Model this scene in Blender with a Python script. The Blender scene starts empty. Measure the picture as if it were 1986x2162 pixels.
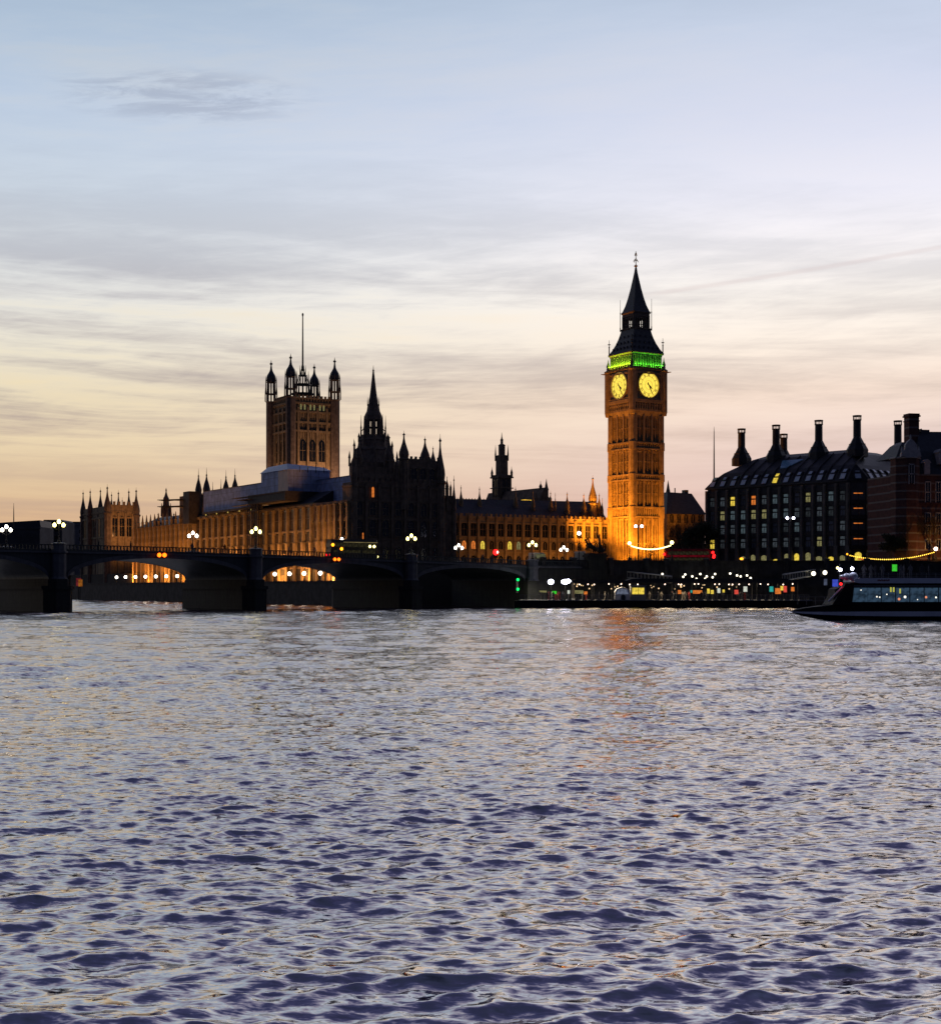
import bpy, bmesh, math, random
import numpy as np
from mathutils import Vector, Matrix
random.seed(7)
R = math.radians
SC = bpy.context.scene
COL = SC.collection

# ------------------------------------------------------------------ camera, sky, sun, exposure
F, CX, HY, H = 3150.0, 993.0, 1242.0, 4.1          # focal length in photo pixels, centre, horizon, eye height
cam_d = bpy.data.cameras.new('camera'); cam = bpy.data.objects.new('camera', cam_d); COL.objects.link(cam)
cam_d.sensor_fit = 'HORIZONTAL'; cam_d.sensor_width = 36; cam_d.lens = 36*F/1986
cam_d.shift_y = (HY-1081)/1986; cam_d.clip_start = .5; cam_d.clip_end = 9000
cam.location = (0, 0, H); cam.rotation_euler = (R(90), 0, 0); SC.camera = cam

def lin(r, g, b):
    f = lambda c: ((c/255+.055)/1.055)**2.4 if c > 10 else c/255/12.92
    return (f(r), f(g), f(b), 1)

class NT:
    """small node-tree writer"""
    def __init__(s, tree): s.t = tree; s.n = tree.nodes; s.l = tree.links
    def node(s, typ, **kw):
        n = s.n.new(typ)
        for k, v in kw.items(): setattr(n, k, v)
        return n
    def put(s, sock, v):
        if hasattr(v, 'is_output') or isinstance(v, bpy.types.NodeSocket): s.l.new(v, sock)
        else: sock.default_value = v
    def math(s, op, a, b=0., c=None, clamp=False):
        n = s.node('ShaderNodeMath', operation=op, use_clamp=clamp)
        s.put(n.inputs[0], a); s.put(n.inputs[1], b)
        if c is not None: s.put(n.inputs[2], c)
        return n.outputs[0]
    def rng(s, v, a, b, c=0., d=1., smooth=True):
        n = s.node('ShaderNodeMapRange', interpolation_type='SMOOTHSTEP' if smooth else 'LINEAR')
        s.put(n.inputs[0], v)
        for i, x in enumerate((a, b, c, d)): s.put(n.inputs[i+1], x)
        return n.outputs[0]
    def ramp(s, v, stops, interp='LINEAR'):
        n = s.node('ShaderNodeValToRGB'); cr = n.color_ramp; cr.interpolation = interp
        while len(cr.elements) < len(stops): cr.elements.new(.5)
        for e, (p, c) in zip(cr.elements, stops): e.position = p; e.color = c
        s.put(n.inputs[0], v); return n.outputs[0]
    def mix(s, f, a, b, blend='MIX'):
        n = s.node('ShaderNodeMix', data_type='RGBA', blend_type=blend)
        s.put(n.inputs[0], f); s.put(n.inputs[6], a); s.put(n.inputs[7], b); return n.outputs[2]
    def noise(s, vec, scale, detail=3, rough=.5, dist=0., out=0):
        n = s.node('ShaderNodeTexNoise')
        if vec is not None: s.l.new(vec, n.inputs['Vector'])
        n.inputs['Scale'].default_value = scale; n.inputs['Detail'].default_value = detail
        n.inputs['Roughness'].default_value = rough; n.inputs['Distortion'].default_value = dist
        return n.outputs[out]
    def xyz(s, x, y, z=0.):
        n = s.node('ShaderNodeCombineXYZ')
        for i, v in enumerate((x, y, z)): s.put(n.inputs[i], v)
        return n.outputs[0]
    def sep(s, v):
        n = s.node('ShaderNodeSeparateXYZ'); s.l.new(v, n.inputs[0]); return n.outputs

SUN_ELEV, SUN_AZ = 1.5, 8.0                            # degrees: the sun is just going down behind the clock tower
def make_world():
    w = bpy.data.worlds.new('World'); SC.world = w; w.use_nodes = True
    N = NT(w.node_tree); N.n.clear()
    d = N.node('ShaderNodeTexCoord').outputs['Generated']
    x, y, z = N.sep(d)
    hor = N.math('SQRT', N.math('ADD', N.math('MULTIPLY', x, x), N.math('ADD', N.math('MULTIPLY', y, y), 1e-6)))
    e = N.math('MAXIMUM', N.math('DIVIDE', z, hor), 0.)
    s = N.math('DIVIDE', x, hor)
    es = N.math('MULTIPLY', N.math('MINIMUM', e, 1.), 1.)
    def E(py): return (HY-py)/F
    left = [(0, lin(180,140,118)), (E(1100), lin(214,178,142)), (E(1020), lin(223,196,160)), (E(950), lin(229,208,174)), (E(850), lin(230,216,188)), (E(740), lin(234,228,212)),
            (E(640), lin(230,230,226)), (E(560), lin(220,224,226)), (E(430), lin(204,215,227)), (E(250), lin(188,204,225)), (E(0), lin(168,188,210)), (.50, lin(172,174,196)), (.64, lin(134,134,166)), (.84, lin(96,98,136)), (1, lin(66,70,112))]
    right = [(0, lin(176,140,142)), (E(1080), lin(208,182,182)), (E(1000), lin(219,198,196)), (E(930), lin(228,208,202)), (E(830), lin(244,224,210)), (E(740), lin(252,240,228)),
             (E(640), lin(255,249,242)), (E(540), lin(252,248,250)), (E(430), lin(236,236,248)), (E(250), lin(214,220,240)), (E(0), lin(194,207,228)), (.50, lin(186,184,204)), (.64, lin(144,142,172)), (.84, lin(102,102,140)), (1, lin(70,72,114))]
    base = N.mix(N.rng(s, -.33, .3), N.ramp(es, left), N.ramp(es, right))
    # streaky high cloud on a flat layer: directions are cast onto the cloud plane
    k = N.math('ADD', e, .07)
    u = N.math('DIVIDE', s, k); v = N.math('DIVIDE', 1., k)
    tilt = N.math('ADD', v, N.math('MULTIPLY', u, -.10))
    wob = N.noise(N.xyz(N.math('MULTIPLY', u, .5), N.math('MULTIPLY', v, .6)), 1.0, 2)
    vv = N.math('ADD', tilt, N.math('MULTIPLY', wob, .9))
    st1 = N.noise(N.xyz(N.math('MULTIPLY', u, .42), N.math('MULTIPLY', vv, 1.25), 3.3), 1.0, 6, .60)
    st2 = N.noise(N.xyz(N.math('MULTIPLY', u, 1.0), N.math('MULTIPLY', vv, 3.2), 9.1), 1.0, 6, .64)
    st3 = N.noise(N.xyz(N.math('MULTIPLY', s, 16.), N.math('ADD', N.math('MULTIPLY', e, 95.), N.math('MULTIPLY', s, -9.)), 5.2), 1.0, 6, .66, .4)
    body = N.math('ADD', N.math('ADD', N.math('MULTIPLY', st1, .56), N.math('MULTIPLY', st2, .28)), N.math('MULTIPLY', st3, .16))
    low = N.rng(e, E(1010), E(900), .35, 1.); high = N.rng(e, E(640), E(330), 1., .30)
    amt = N.math('MULTIPLY', N.math('MULTIPLY', low, high), N.rng(s, -.25, .30, 1., .5))
    dark = N.math('MULTIPLY', N.rng(body, .44, .62), N.math('MULTIPLY', amt, .95))
    tint = N.ramp(es, [(0, lin(150,122,122)), (E(1000), lin(180,156,146)), (E(850), lin(172,160,156)), (E(700), lin(182,176,178)), (E(550), lin(184,188,198)), (E(300), lin(164,178,200)), (1, lin(60,70,110))])
    col = N.mix(dark, base, tint)
    lightm = N.math('MULTIPLY', N.rng(body, .50, .34), N.math('MULTIPLY', amt, .5))
    col = N.mix(lightm, col, N.mix(N.rng(s, -.3, .25), lin(246,224,178), lin(255,240,226)))
    # one soft smudge of cloud high up over the square tower
    du = N.math('DIVIDE', N.math('SUBTRACT', s, -.19), .055); dv = N.math('DIVIDE', N.math('SUBTRACT', N.math('ADD', e, N.math('MULTIPLY', s, -.02)), .328), .012)
    rr = N.math('ADD', N.math('MULTIPLY', du, du), N.math('MULTIPLY', dv, dv))
    sm = N.math('MULTIPLY', N.math('MULTIPLY', N.rng(rr, 3.4, .2), N.rng(st3, .40, .60)), .46)
    col = N.mix(sm, col, lin(150,158,178))
    # thin contrail drifting up behind the spire
    ct = N.math('SUBTRACT', N.math('SUBTRACT', e, .194), N.math('MULTIPLY', N.math('SUBTRACT', s, .108), .125))
    ct = N.math('ABSOLUTE', N.math('ADD', ct, N.math('MULTIPLY', N.math('SUBTRACT', wob, .5), .004)))
    cm = N.math('MULTIPLY', N.rng(ct, .0024, .0004), N.math('MULTIPLY', N.rng(s, .10, .14), .24))
    col = N.mix(cm, col, lin(206,186,186))
    col = N.mix(N.rng(y, .55, -.35), col, lin(120,135,190))
    # dusk: the light is all ahead, the sky overhead and behind the viewer is already dark
    fall = N.math('MULTIPLY', N.rng(y, -.30, .70, .13, 1.), N.rng(z, .66, 1., 1., .55))
    sky = N.node('ShaderNodeTexSky', sky_type='NISHITA')
    sky.sun_disc = False; sky.sun_elevation = R(SUN_ELEV); sky.sun_rotation = R(SUN_AZ); sky.altitude = 20; sky.dust_density = 2.
    b1 = N.node('ShaderNodeBackground'); N.l.new(col, b1.inputs[0]); N.l.new(fall, b1.inputs[1])
    b2 = N.node('ShaderNodeBackground'); N.l.new(sky.outputs[0], b2.inputs[0]); b2.inputs[1].default_value = .004
    ad = N.node('ShaderNodeAddShader'); N.l.new(b1.outputs[0], ad.inputs[0]); N.l.new(b2.outputs[0], ad.inputs[1])
    o = N.node('ShaderNodeOutputWorld'); N.l.new(ad.outputs[0], o.inputs[0])
    w.cycles.sampling_method = 'MANUAL'; w.cycles.sample_map_resolution = 1024
make_world()
sun_d = bpy.data.lights.new('sun', 'SUN'); sun = bpy.data.objects.new('sun', sun_d); COL.objects.link(sun)
sun_d.energy = .012; sun_d.angle = R(20); sun_d.color = (1, .72, .5)
_sd = Vector((math.sin(R(SUN_AZ))*math.cos(R(SUN_ELEV+2)), math.cos(R(SUN_AZ))*math.cos(R(SUN_ELEV+2)), math.sin(R(SUN_ELEV+2))))
sun.rotation_euler = _sd.to_track_quat('Z', 'Y').to_euler()
vs = SC.view_settings; vs.view_transform = 'Standard'; vs.look = 'None'; vs.exposure = 0; vs.gamma = 1; vs.use_curve_mapping = False
SC.render.engine = 'CYCLES'
cy = SC.cycles; cy.max_bounces = 5; cy.diffuse_bounces = 2; cy.glossy_bounces = 3; cy.transmission_bounces = 4
cy.sample_clamp_indirect = 25; cy.caustics_reflective = False; cy.caustics_refractive = False; cy.use_denoising = True; cy.use_adaptive_sampling = False

# ------------------------------------------------------------------ materials
def material(name, col, rough=.8, metal=0., var=.25, scale=1.2, spec=.3, col2=None, streak=None, bands=None, bump=0., seams=None):
    m = bpy.data.materials.new(name); m.use_nodes = True; N = NT(m.node_tree)
    b = N.n['Principled BSDF']; b.inputs['Roughness'].default_value = rough; b.inputs['Metallic'].default_value = metal
    b.inputs['Specular IOR Level'].default_value = spec
    tc = N.node('ShaderNodeTexCoord').outputs['Object']
    c = (*col, 1); c2 = (*(col2 or tuple(v*(1-var) for v in col)), 1)
    n1 = N.noise(tc, scale, 5, .6)
    out = N.mix(N.rng(n1, .36, .64), c, c2)
    if streak:                                        # rain streaks running down the face
        mp = N.node('ShaderNodeMapping'); N.l.new(tc, mp.inputs[0]); mp.inputs['Scale'].default_value = (2.2, 2.2, .12)
        n2 = N.noise(mp.outputs[0], 1.0, 3)
        out = N.mix(N.rng(n2, .5, .68, 0., streak), out, (*tuple(v*.35 for v in col), 1))
    if bands:                                         # brick with courses of pale stone
        z = N.sep(tc)[2]
        f = N.math('FRACT', N.math('DIVIDE', z, bands[1]))
        out = N.mix(N.math('GREATER_THAN', f, bands[2]), out, (*bands[0], 1))
    if seams:                                         # joints between sheets or blocks
        px, py, pz = N.sep(tc); ln = None
        for v, step, off in ((px, seams[0], .37), (py, seams[0], .37), (pz, seams[1], .21)):
            f = N.math('LESS_THAN', N.math('FRACT', N.math('ADD', N.math('DIVIDE', v, step), off)), seams[2])
            ln = f if ln is None else N.math('MAXIMUM', ln, f)
        out = N.mix(N.math('MULTIPLY', ln, .6), out, (*tuple(v*.3 for v in col), 1))
    N.l.new(out, b.inputs['Base Color'])
    if bump:
        bp = N.node('ShaderNodeBump'); bp.inputs['Strength'].default_value = bump; bp.inputs['Distance'].default_value = .1
        N.l.new(N.noise(tc, scale*4, 4), bp.inputs['Height']); N.l.new(bp.outputs[0], b.inputs['Normal'])
    return m
def glow(name, rgb, strength, sample=False, var=0.):
    m = bpy.data.materials.new(name); m.use_nodes = True; N = NT(m.node_tree); N.n.clear()
    e = N.node('ShaderNodeEmission'); e.inputs[0].default_value = lin(*rgb); e.inputs[1].default_value = strength
    if var:
        tc = N.node('ShaderNodeTexCoord').outputs['Object']
        N.l.new(N.rng(N.noise(tc, 1.7, 3), .35, .65, strength*(1-var), strength), e.inputs[1])
    o = N.node('ShaderNodeOutputMaterial'); N.l.new(e.outputs[0], o.inputs[0])
    m.cycles.emission_sampling = 'AUTO' if sample else 'NONE'
    return m
M = {}
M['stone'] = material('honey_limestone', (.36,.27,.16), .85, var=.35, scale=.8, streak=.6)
M['stone_dim'] = material('shaded_limestone', (.20,.155,.125), .9, var=.4, scale=.7, streak=.6)  # darker copy of the limestone; dusk shade of unlit parts put into the colour
M['slate'] = material('iron_roof_tiles', (.055,.06,.075), .55, var=.35, scale=1.5)
M['lead'] = material('lead_roof', (.07,.075,.09), .6, var=.3, scale=1.)
M['sheet'] = material('scaffold_sheeting', (.42,.50,.76), .6, var=.35, scale=.5, spec=.2, seams=(2.45,2.1,.07))
M['sheet_pale'] = material('pale_sheeting', (.86,.62,.48), .6, var=.15, scale=.5)
M['scaffold'] = material('scaffold_tubes_and_boards', (.07,.06,.055), .7, var=.4)
M['glass'] = material('dark_window_glass', (.012,.014,.018), .12, var=.3, spec=.5)
M['bronze'] = material('dark_bronze', (.03,.032,.03), .5, .4, var=.3)
M['iron'] = material('black_iron', (.02,.02,.022), .5, var=.2)
M['gold'] = material('gilding', (.55,.36,.10), .35, .7, var=.3)
M['bridge'] = material('green_grey_bridge_paint', (.055,.065,.07), .55, var=.3, scale=.6, streak=.5)
M['bridge_pale'] = material('pale_bridge_paint', (.12,.125,.14), .5, var=.25, scale=.8, streak=.4)
M['granite'] = material('wet_granite', (.022,.022,.024), .7, var=.4, scale=.9, streak=.4, col2=(.03,.035,.03), seams=(1.6,.75,.05))
M['river_wall'] = material('tide_stained_river_wall', (.055,.055,.058), .8, var=.5, scale=.5, streak=.6)
M['asphalt'] = material('asphalt', (.05,.05,.052), .85, var=.2)
M['ground'] = material('paved_ground', (.06,.058,.055), .9, var=.3, scale=.1)
M['dark_town'] = material('distant_masonry', (.09,.09,.10), .9, var=.35, scale=.15)
M['pale_town'] = material('distant_pale_masonry', (.26,.25,.27), .9, var=.3, scale=.15)
M['office_stone'] = material('office_sandstone', (.20,.18,.16), .8, var=.3, scale=.8, streak=.4)
M['office_bronze'] = material('office_bronze_roof', (.045,.045,.05), .5, .3, var=.35, scale=.9)
M['office_glass'] = material('office_window_glass', (.10,.12,.15), .15, var=.25, scale=3, spec=.9)
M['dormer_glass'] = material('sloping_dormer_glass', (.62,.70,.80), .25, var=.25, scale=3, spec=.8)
M['sky_glass'] = material('blue_rooflight_glass', (.22,.46,.66), .2, var=.3, scale=2, spec=.8)
M['brick'] = material('red_brick', (.125,.058,.05), .9, var=.3, scale=1., bands=((.19,.16,.15), 1.9, .80))
M['white_stone'] = material('portland_stone', (.52,.49,.47), .8, var=.25, scale=1.2)
M['bark'] = material('winter_bark', (.09,.07,.05), .9, var=.4, scale=3)
M['evergreen'] = material('dark_leaves', (.03,.04,.02), .8, var=.4, scale=2)
M['black_paint'] = material('black_boat_paint', (.012,.012,.015), .6, var=.2, scale=.5, spec=.12)
M['white_paint'] = material('boat_white_paint', (.80,.82,.90), .4, var=.15, scale=.5)
M['boat_glass'] = None
M['raft'] = material('life_raft_fibreglass', (.62,.66,.76), .45, var=.15)
M['steel'] = material('painted_steel', (.30,.31,.33), .5, .2, var=.25)
M['bus_red'] = material('bus_red_paint', (.30,.015,.02), .35, var=.2)
M['dark_car'] = material('dark_vehicle_paint', (.03,.03,.035), .35, var=.2)
M['van_white'] = material('van_white_paint', (.55,.55,.5), .4, var=.15)
M['rubber'] = material('tyre_rubber', (.015,.015,.015), .9, var=.2)
M['wood'] = material('wet_timber', (.09,.07,.05), .85, var=.4, scale=2)
M['coat'] = material('dark_coat', (.03,.03,.04), .9, var=.3)
M['coat_grey'] = material('grey_coat', (.12,.12,.13), .9, var=.3)
M['coat_red'] = material('red_coat', (.25,.03,.03), .9, var=.3)
M['coat_pale'] = material('pale_coat', (.35,.31,.26), .9, var=.3)
M['blue_paint'] = material('blue_paint', (.05,.08,.45), .5, var=.2)
G = {}
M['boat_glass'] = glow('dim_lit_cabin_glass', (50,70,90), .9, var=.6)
G['dial'] = glow('lit_opal_dial', (255,222,86), 1.2, var=.06)
G['lamp_white'] = glow('white_lamp', (255,246,226), 9, True)
G['lamp_yellow'] = glow('warm_yellow_lamp', (255,236,140), 7, True)
G['lamp_cold'] = glow('cold_white_lamp', (232,232,255), 14, True)
G['lamp_amber'] = glow('amber_lamp', (255,150,30), 4)
G['lamp_red'] = glow('red_lamp', (255,24,24), 5, True)
G['lamp_tail'] = glow('tail_light', (255,20,30), 1.8)
G['lamp_orange'] = glow('orange_navigation_lamp', (255,96,16), 5, True)
G['lamp_green'] = glow('green_signal_lamp', (20,255,110), 2.2, True)
G['win_yellow'] = glow('lit_yellow_window', (255,222,84), .95, var=.45)
G['win_pale'] = glow('lit_pale_window', (214,206,140), .32, var=.5)
G['win_dim'] = glow('dimly_lit_window', (120,140,150), .30, var=.5)
G['win_orange'] = glow('lit_orange_window', (255,140,60), .75, var=.4)
G['win_red'] = glow('lit_red_panel', (236,84,70), .9, var=.4)
G['win_teal'] = glow('lit_teal_panel', (60,200,190), .7, var=.4)
G['win_white'] = glow('lit_white_panel', (235,240,225), .8, var=.35)
G['win_green'] = glow('lit_green_panel', (70,225,60), .8, var=.3)
G['win_blue'] = glow('lit_blue_panel', (80,100,240), .6, var=.3)

# ------------------------------------------------------------------ mesh builder
class MB:
    def __init__(s): s.v = []; s.f = []; s.m = []
    def add(s, vs, fs, m=0):
        o = len(s.v); s.v += [tuple(p) for p in vs]
        for f in fs: s.f.append(tuple(i+o for i in f)); s.m.append(m)
        return s
    def box(s, x0, x1, y0, y1, z0, z1, m=0):
        vs = [(x0,y0,z0),(x1,y0,z0),(x1,y1,z0),(x0,y1,z0),(x0,y0,z1),(x1,y0,z1),(x1,y1,z1),(x0,y1,z1)]
        return s.add(vs, [(0,3,2,1),(4,5,6,7),(0,1,5,4),(1,2,6,5),(2,3,7,6),(3,0,4,7)], m)
    def cbox(s, c, sx, sy, sz, m=0): return s.box(c[0]-sx/2, c[0]+sx/2, c[1]-sy/2, c[1]+sy/2, c[2]-sz/2, c[2]+sz/2, m)
    def lathe(s, prof, n=8, cx=0, cy=0, rot=0., m=0, cap=True):
        vs = []; fs = []
        for r, z in prof:
            for i in range(n):
                a = rot+2*math.pi*i/n; vs.append((cx+r*math.cos(a), cy+r*math.sin(a), z))
        for j in range(len(prof)-1):
            for i in range(n):
                k = (i+1) % n; fs.append((j*n+i, j*n+k, (j+1)*n+k, (j+1)*n+i))
        if cap: fs.append(tuple(range(n-1, -1, -1))); fs.append(tuple((len(prof)-1)*n+i for i in range(n)))
        return s.add(vs, fs, m)
    def sq(s, prof, cx=0, cy=0, m=0): return s.lathe([(h*math.sqrt(2), z) for h, z in prof], 4, cx, cy, math.pi/4, m)
    def tube(s, p, q, r0, r1=None, n=6, m=0):
        r1 = r0 if r1 is None else r1; p = Vector(p); q = Vector(q); d = q-p
        if d.length < 1e-6: return s
        d.normalize(); a = d.orthogonal().normalized(); b = d.cross(a); vs = []
        for c, r in ((p, r0), (q, r1)):
            for i in range(n):
                t = 2*math.pi*i/n; vs.append(c+a*r*math.cos(t)+b*r*math.sin(t))
        fs = [(i, (i+1) % n, n+(i+1) % n, n+i) for i in range(n)]+[tuple(range(n-1,-1,-1)), tuple(range(n, 2*n))]
        return s.add(vs, fs, m)
    def ball(s, c, r, n=10, k=6, sz=1., m=0):
        return s.lathe([(max(r*math.sin(math.pi*j/k), 1e-3), c[2]-sz*r*math.cos(math.pi*j/k)) for j in range(k+1)], n, c[0], c[1], 0, m)
    def prism(s, pts, z0, z1, m=0):
        n = len(pts); vs = [(x,y,z0) for x,y in pts]+[(x,y,z1) for x,y in pts]
        return s.add(vs, [tuple(range(n-1,-1,-1)), tuple(range(n,2*n))]+[(i,(i+1)%n,n+(i+1)%n,n+i) for i in range(n)], m)
    def slab(s, pts, y0, y1, m=0):                    # outline in x,z pushed along y
        n = len(pts); vs = [(x,y0,z) for x,z in pts]+[(x,y1,z) for x,z in pts]
        return s.add(vs, [tuple(range(n)), tuple(range(2*n-1,n-1,-1))]+[(i,n+i,n+(i+1)%n,(i+1)%n) for i in range(n)], m)
    def loft(s, rings, m=0, cap=True):
        n = len(rings[0]); vs = [p for r in rings for p in r]; fs = []
        for j in range(len(rings)-1):
            for i in range(n):
                k = (i+1) % n; fs.append((j*n+i, j*n+k, (j+1)*n+k, (j+1)*n+i))
        if cap: fs += [tuple(range(n-1,-1,-1)), tuple((len(rings)-1)*n+i for i in range(n))]
        return s.add(vs, fs, m)
    def turned(s, k, other):                          # append another builder turned by k quarter turns
        c, q = [(1,0),(0,1),(-1,0),(0,-1)][k % 4]
        return s.add2([(x*c-y*q, x*q+y*c, z) for x,y,z in other.v], other)
    def moved(s, dx, dy, dz, other, a=0.):
        c, q = math.cos(a), math.sin(a)
        return s.add2([(x*c-y*q+dx, x*q+y*c+dy, z+dz) for x,y,z in other.v], other)
    def add2(s, vs, other):
        o = len(s.v); s.v += vs; s.f += [tuple(i+o for i in f) for f in other.f]; s.m += other.m; return s
    def mesh(s, name, mats, dz=0., smooth=False):
        me = bpy.data.meshes.new(name)
        me.from_pydata([(x, y, z-dz) for x, y, z in s.v], [], s.f)
        for mt in (mats if isinstance(mats, (list, tuple)) else [mats]): me.materials.append(mt)
        if any(s.m): me.polygons.foreach_set('material_index', s.m)
        bm = bmesh.new(); bm.from_mesh(me); bmesh.ops.recalc_face_normals(bm, faces=bm.faces); bm.to_mesh(me); bm.free()
        if smooth: me.polygons.foreach_set('use_smooth', [True]*len(me.polygons))
        me.update(); return me

def thing(name, label, cat, loc, rot=0., group=None):
    o = bpy.data.objects.new(name, None); COL.objects.link(o); o.empty_display_size = .5
    o.location = loc; o.rotation_euler = (0, 0, R(rot)); o['label'] = label; o['category'] = cat
    if group: o['group'] = group
    return o
def part(name, mb, mats, parent, smooth=False, local=False):
    """mesh child; heights are given above the river unless local"""
    dz = 0 if local else parent.location.z
    o = bpy.data.objects.new(name, mb.mesh(name, mats, dz, smooth)); COL.objects.link(o); o.parent = parent; return o
def place(name, me, parent, loc, rz=0., sc=(1,1,1), dz=None):
    o = bpy.data.objects.new(name, me); COL.objects.link(o); o.parent = parent
    o.location = (loc[0], loc[1], loc[2]-(parent.location.z if dz is None else dz)); o.rotation_euler = (0, 0, rz); o.scale = sc; return o
def single(name, mb, mats, label, cat, loc, rot=0., group=None, smooth=False):
    o = bpy.data.objects.new(name, mb.mesh(name, mats, 0, smooth)); COL.objects.link(o)
    o.location = loc; o.rotation_euler = (0, 0, R(rot)); o['label'] = label; o['category'] = cat
    if group: o['group'] = group
    return o
def setting(name, mb, mats, kind='structure', smooth=False):
    o = bpy.data.objects.new(name, mb.mesh(name, mats, 0, smooth)); COL.objects.link(o); o['kind'] = kind; return o
def dup(root, loc, rot=None, label=None, group=None):
    def cp(o, par):
        c = o.copy(); COL.objects.link(c)
        if par: c.parent = par
        for ch in o.children: cp(ch, c)
        return c
    r = cp(root, None); r.location = loc
    if rot is not None: r.rotation_euler = (0, 0, R(rot))
    if label: r['label'] = label
    if group: r['group'] = group
    return r
def lamp(name, kind, loc, energy, color, parent=None, **kw):
    d = bpy.data.lights.new(name, kind); d.energy = energy; d.color = color
    aim = kw.pop('aim', None)
    for k, v in kw.items(): setattr(d, k, v)
    o = bpy.data.objects.new(name, d); COL.objects.link(o); o.location = loc
    if aim is not None: o.rotation_euler = (Vector(loc)-Vector(aim)).to_track_quat('Z', 'Y').to_euler()
    return o
def PX(px, Y): return (px-CX)/F*Y
def PZ(py, Y): return H+(HY-py)/F*Y
def P(px, py, Y): return (PX(px, Y), Y, PZ(py, Y))

# palace axes: A runs along the north front away from the river, B runs up-river along the terrace front
TH = 31.0; A = Vector((math.cos(R(TH)), math.sin(R(TH)))); B = Vector((-A.y, A.x)); N0 = Vector((-29.5, 370.))
def pal(t, s): p = N0+A*t+B*s; return (p.x, p.y)
def t_at(px, s):
    k = (px-CX)/F; return (k*(N0.y+B.y*s)-N0.x-B.x*s)/(A.x-k*A.y)
def s_at(px, t):
    k = (px-CX)/F; return (k*(N0.y+A.y*t)-N0.x-A.x*t)/(B.x-k*B.y)
GZ = 9.2                                              # street level above the low-tide river

# gothic helpers
def turret_profile(r, z0, zt, zs=None):
    zs = zs if zs is not None else z0+(zt-z0)*.45
    h = zt-zs
    return [(r,z0),(r,zs),(r*1.22,zs+.03*h),(r*1.22,zs+.07*h),(r*.92,zs+.09*h),(r*1.04,zs+.2*h),(r*.95,zs+.3*h),(r*.62,zs+.46*h),(r*.34,zs+.6*h),
            (r*.17,zs+.74*h),(r*.14,zs+.84*h),(r*.32,zs+.865*h),(r*.12,zs+.90*h),(.05,zs+.93*h),(.035,zt)]
def turret_mesh(r, z0, zt, zs=None, mat='stone_dim'):
    b = MB().lathe(turret_profile(r, 0, zt-z0, None if zs is None else zs-z0), 8, rot=R(22.5))
    return b.mesh('turret', M[mat])
def arch_pts(w, h, rise=.7, n=5):
    """pointed-arch outline in x,z, foot at z=0"""
    hs = h-rise*w; pts = [(-w/2,0),(w/2,0)]
    for i in range(n+1):
        a = i/n; pts.append((w/2*(1-a**1.6), hs+(h-hs)*math.sin(a*math.pi/2)))
    for i in range(n-1,-1,-1):
        a = i/n; pts.append((-w/2*(1-a**1.6), hs+(h-hs)*math.sin(a*math.pi/2)))
    return pts
def gothic_window(w, h, glass, stone, lights=2, rise=.6, frame=.16, tr=True):
    b = MB(); b.slab(arch_pts(w, h, rise), -.03, .05, 0)
    o = arch_pts(w+2*frame, h+frame, rise); n = arch_pts(w, h, rise)
    for i in range(1, len(o)):
        j = (i+1) % len(o)
        if i == len(o)-1: j = 0
        q = [o[i], o[j], n[j], n[i]]
        b.slab(q, -.16, .04, 1)
    for i in range(1, lights):
        x = -w/2+w*i/lights; b.box(x-.07, x+.07, -.12, -.035, 0, h-rise*w*.55, 1)
    if tr: b.box(-w/2, w/2, -.10, -.034, h*.48, h*.48+.14, 1)
    b.box(-w/2-frame-.08, w/2+frame+.08, -.24, .03, -.2, -.002, 1)
    return b.mesh('window', [glass, stone])
def buttress_mesh(w, d, h, mat, pin=0.):
    b = MB(); b.box(-w/2, w/2, -d, 0, 0, h*.55); b.box(-w*.42, w*.42, -d*.78, 0, h*.55+.001, h); b.box(-w*.56, w*.56, -d*1.08, .0, h*.53, h*.53+.25)
    b.box(-w*.52, w*.52, -d*1.0, 0, h-.3, h-.02)
    if pin:
        b.lathe([(w*.45,h),(w*.45,h+pin*.35),(w*.6,h+pin*.38),(w*.36,h+pin*.44),(w*.12,h+pin*.9),(.04,h+pin)], 4, 0, -d*.4, R(45))
    return b.mesh('buttress', M[mat])
def battlement(b, x0, x1, y, z, step=1.6, w=.8, h=.9, d=.35):
    b.box(x0, x1, y, y+d, z, z+.5)
    n = max(1, int((x1-x0)/step))
    for i in range(n):
        c = x0+(i+.5)*(x1-x0)/n; b.box(c-w/2, c+w/2, y, y+d, z+.501, z+.5+h)

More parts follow.
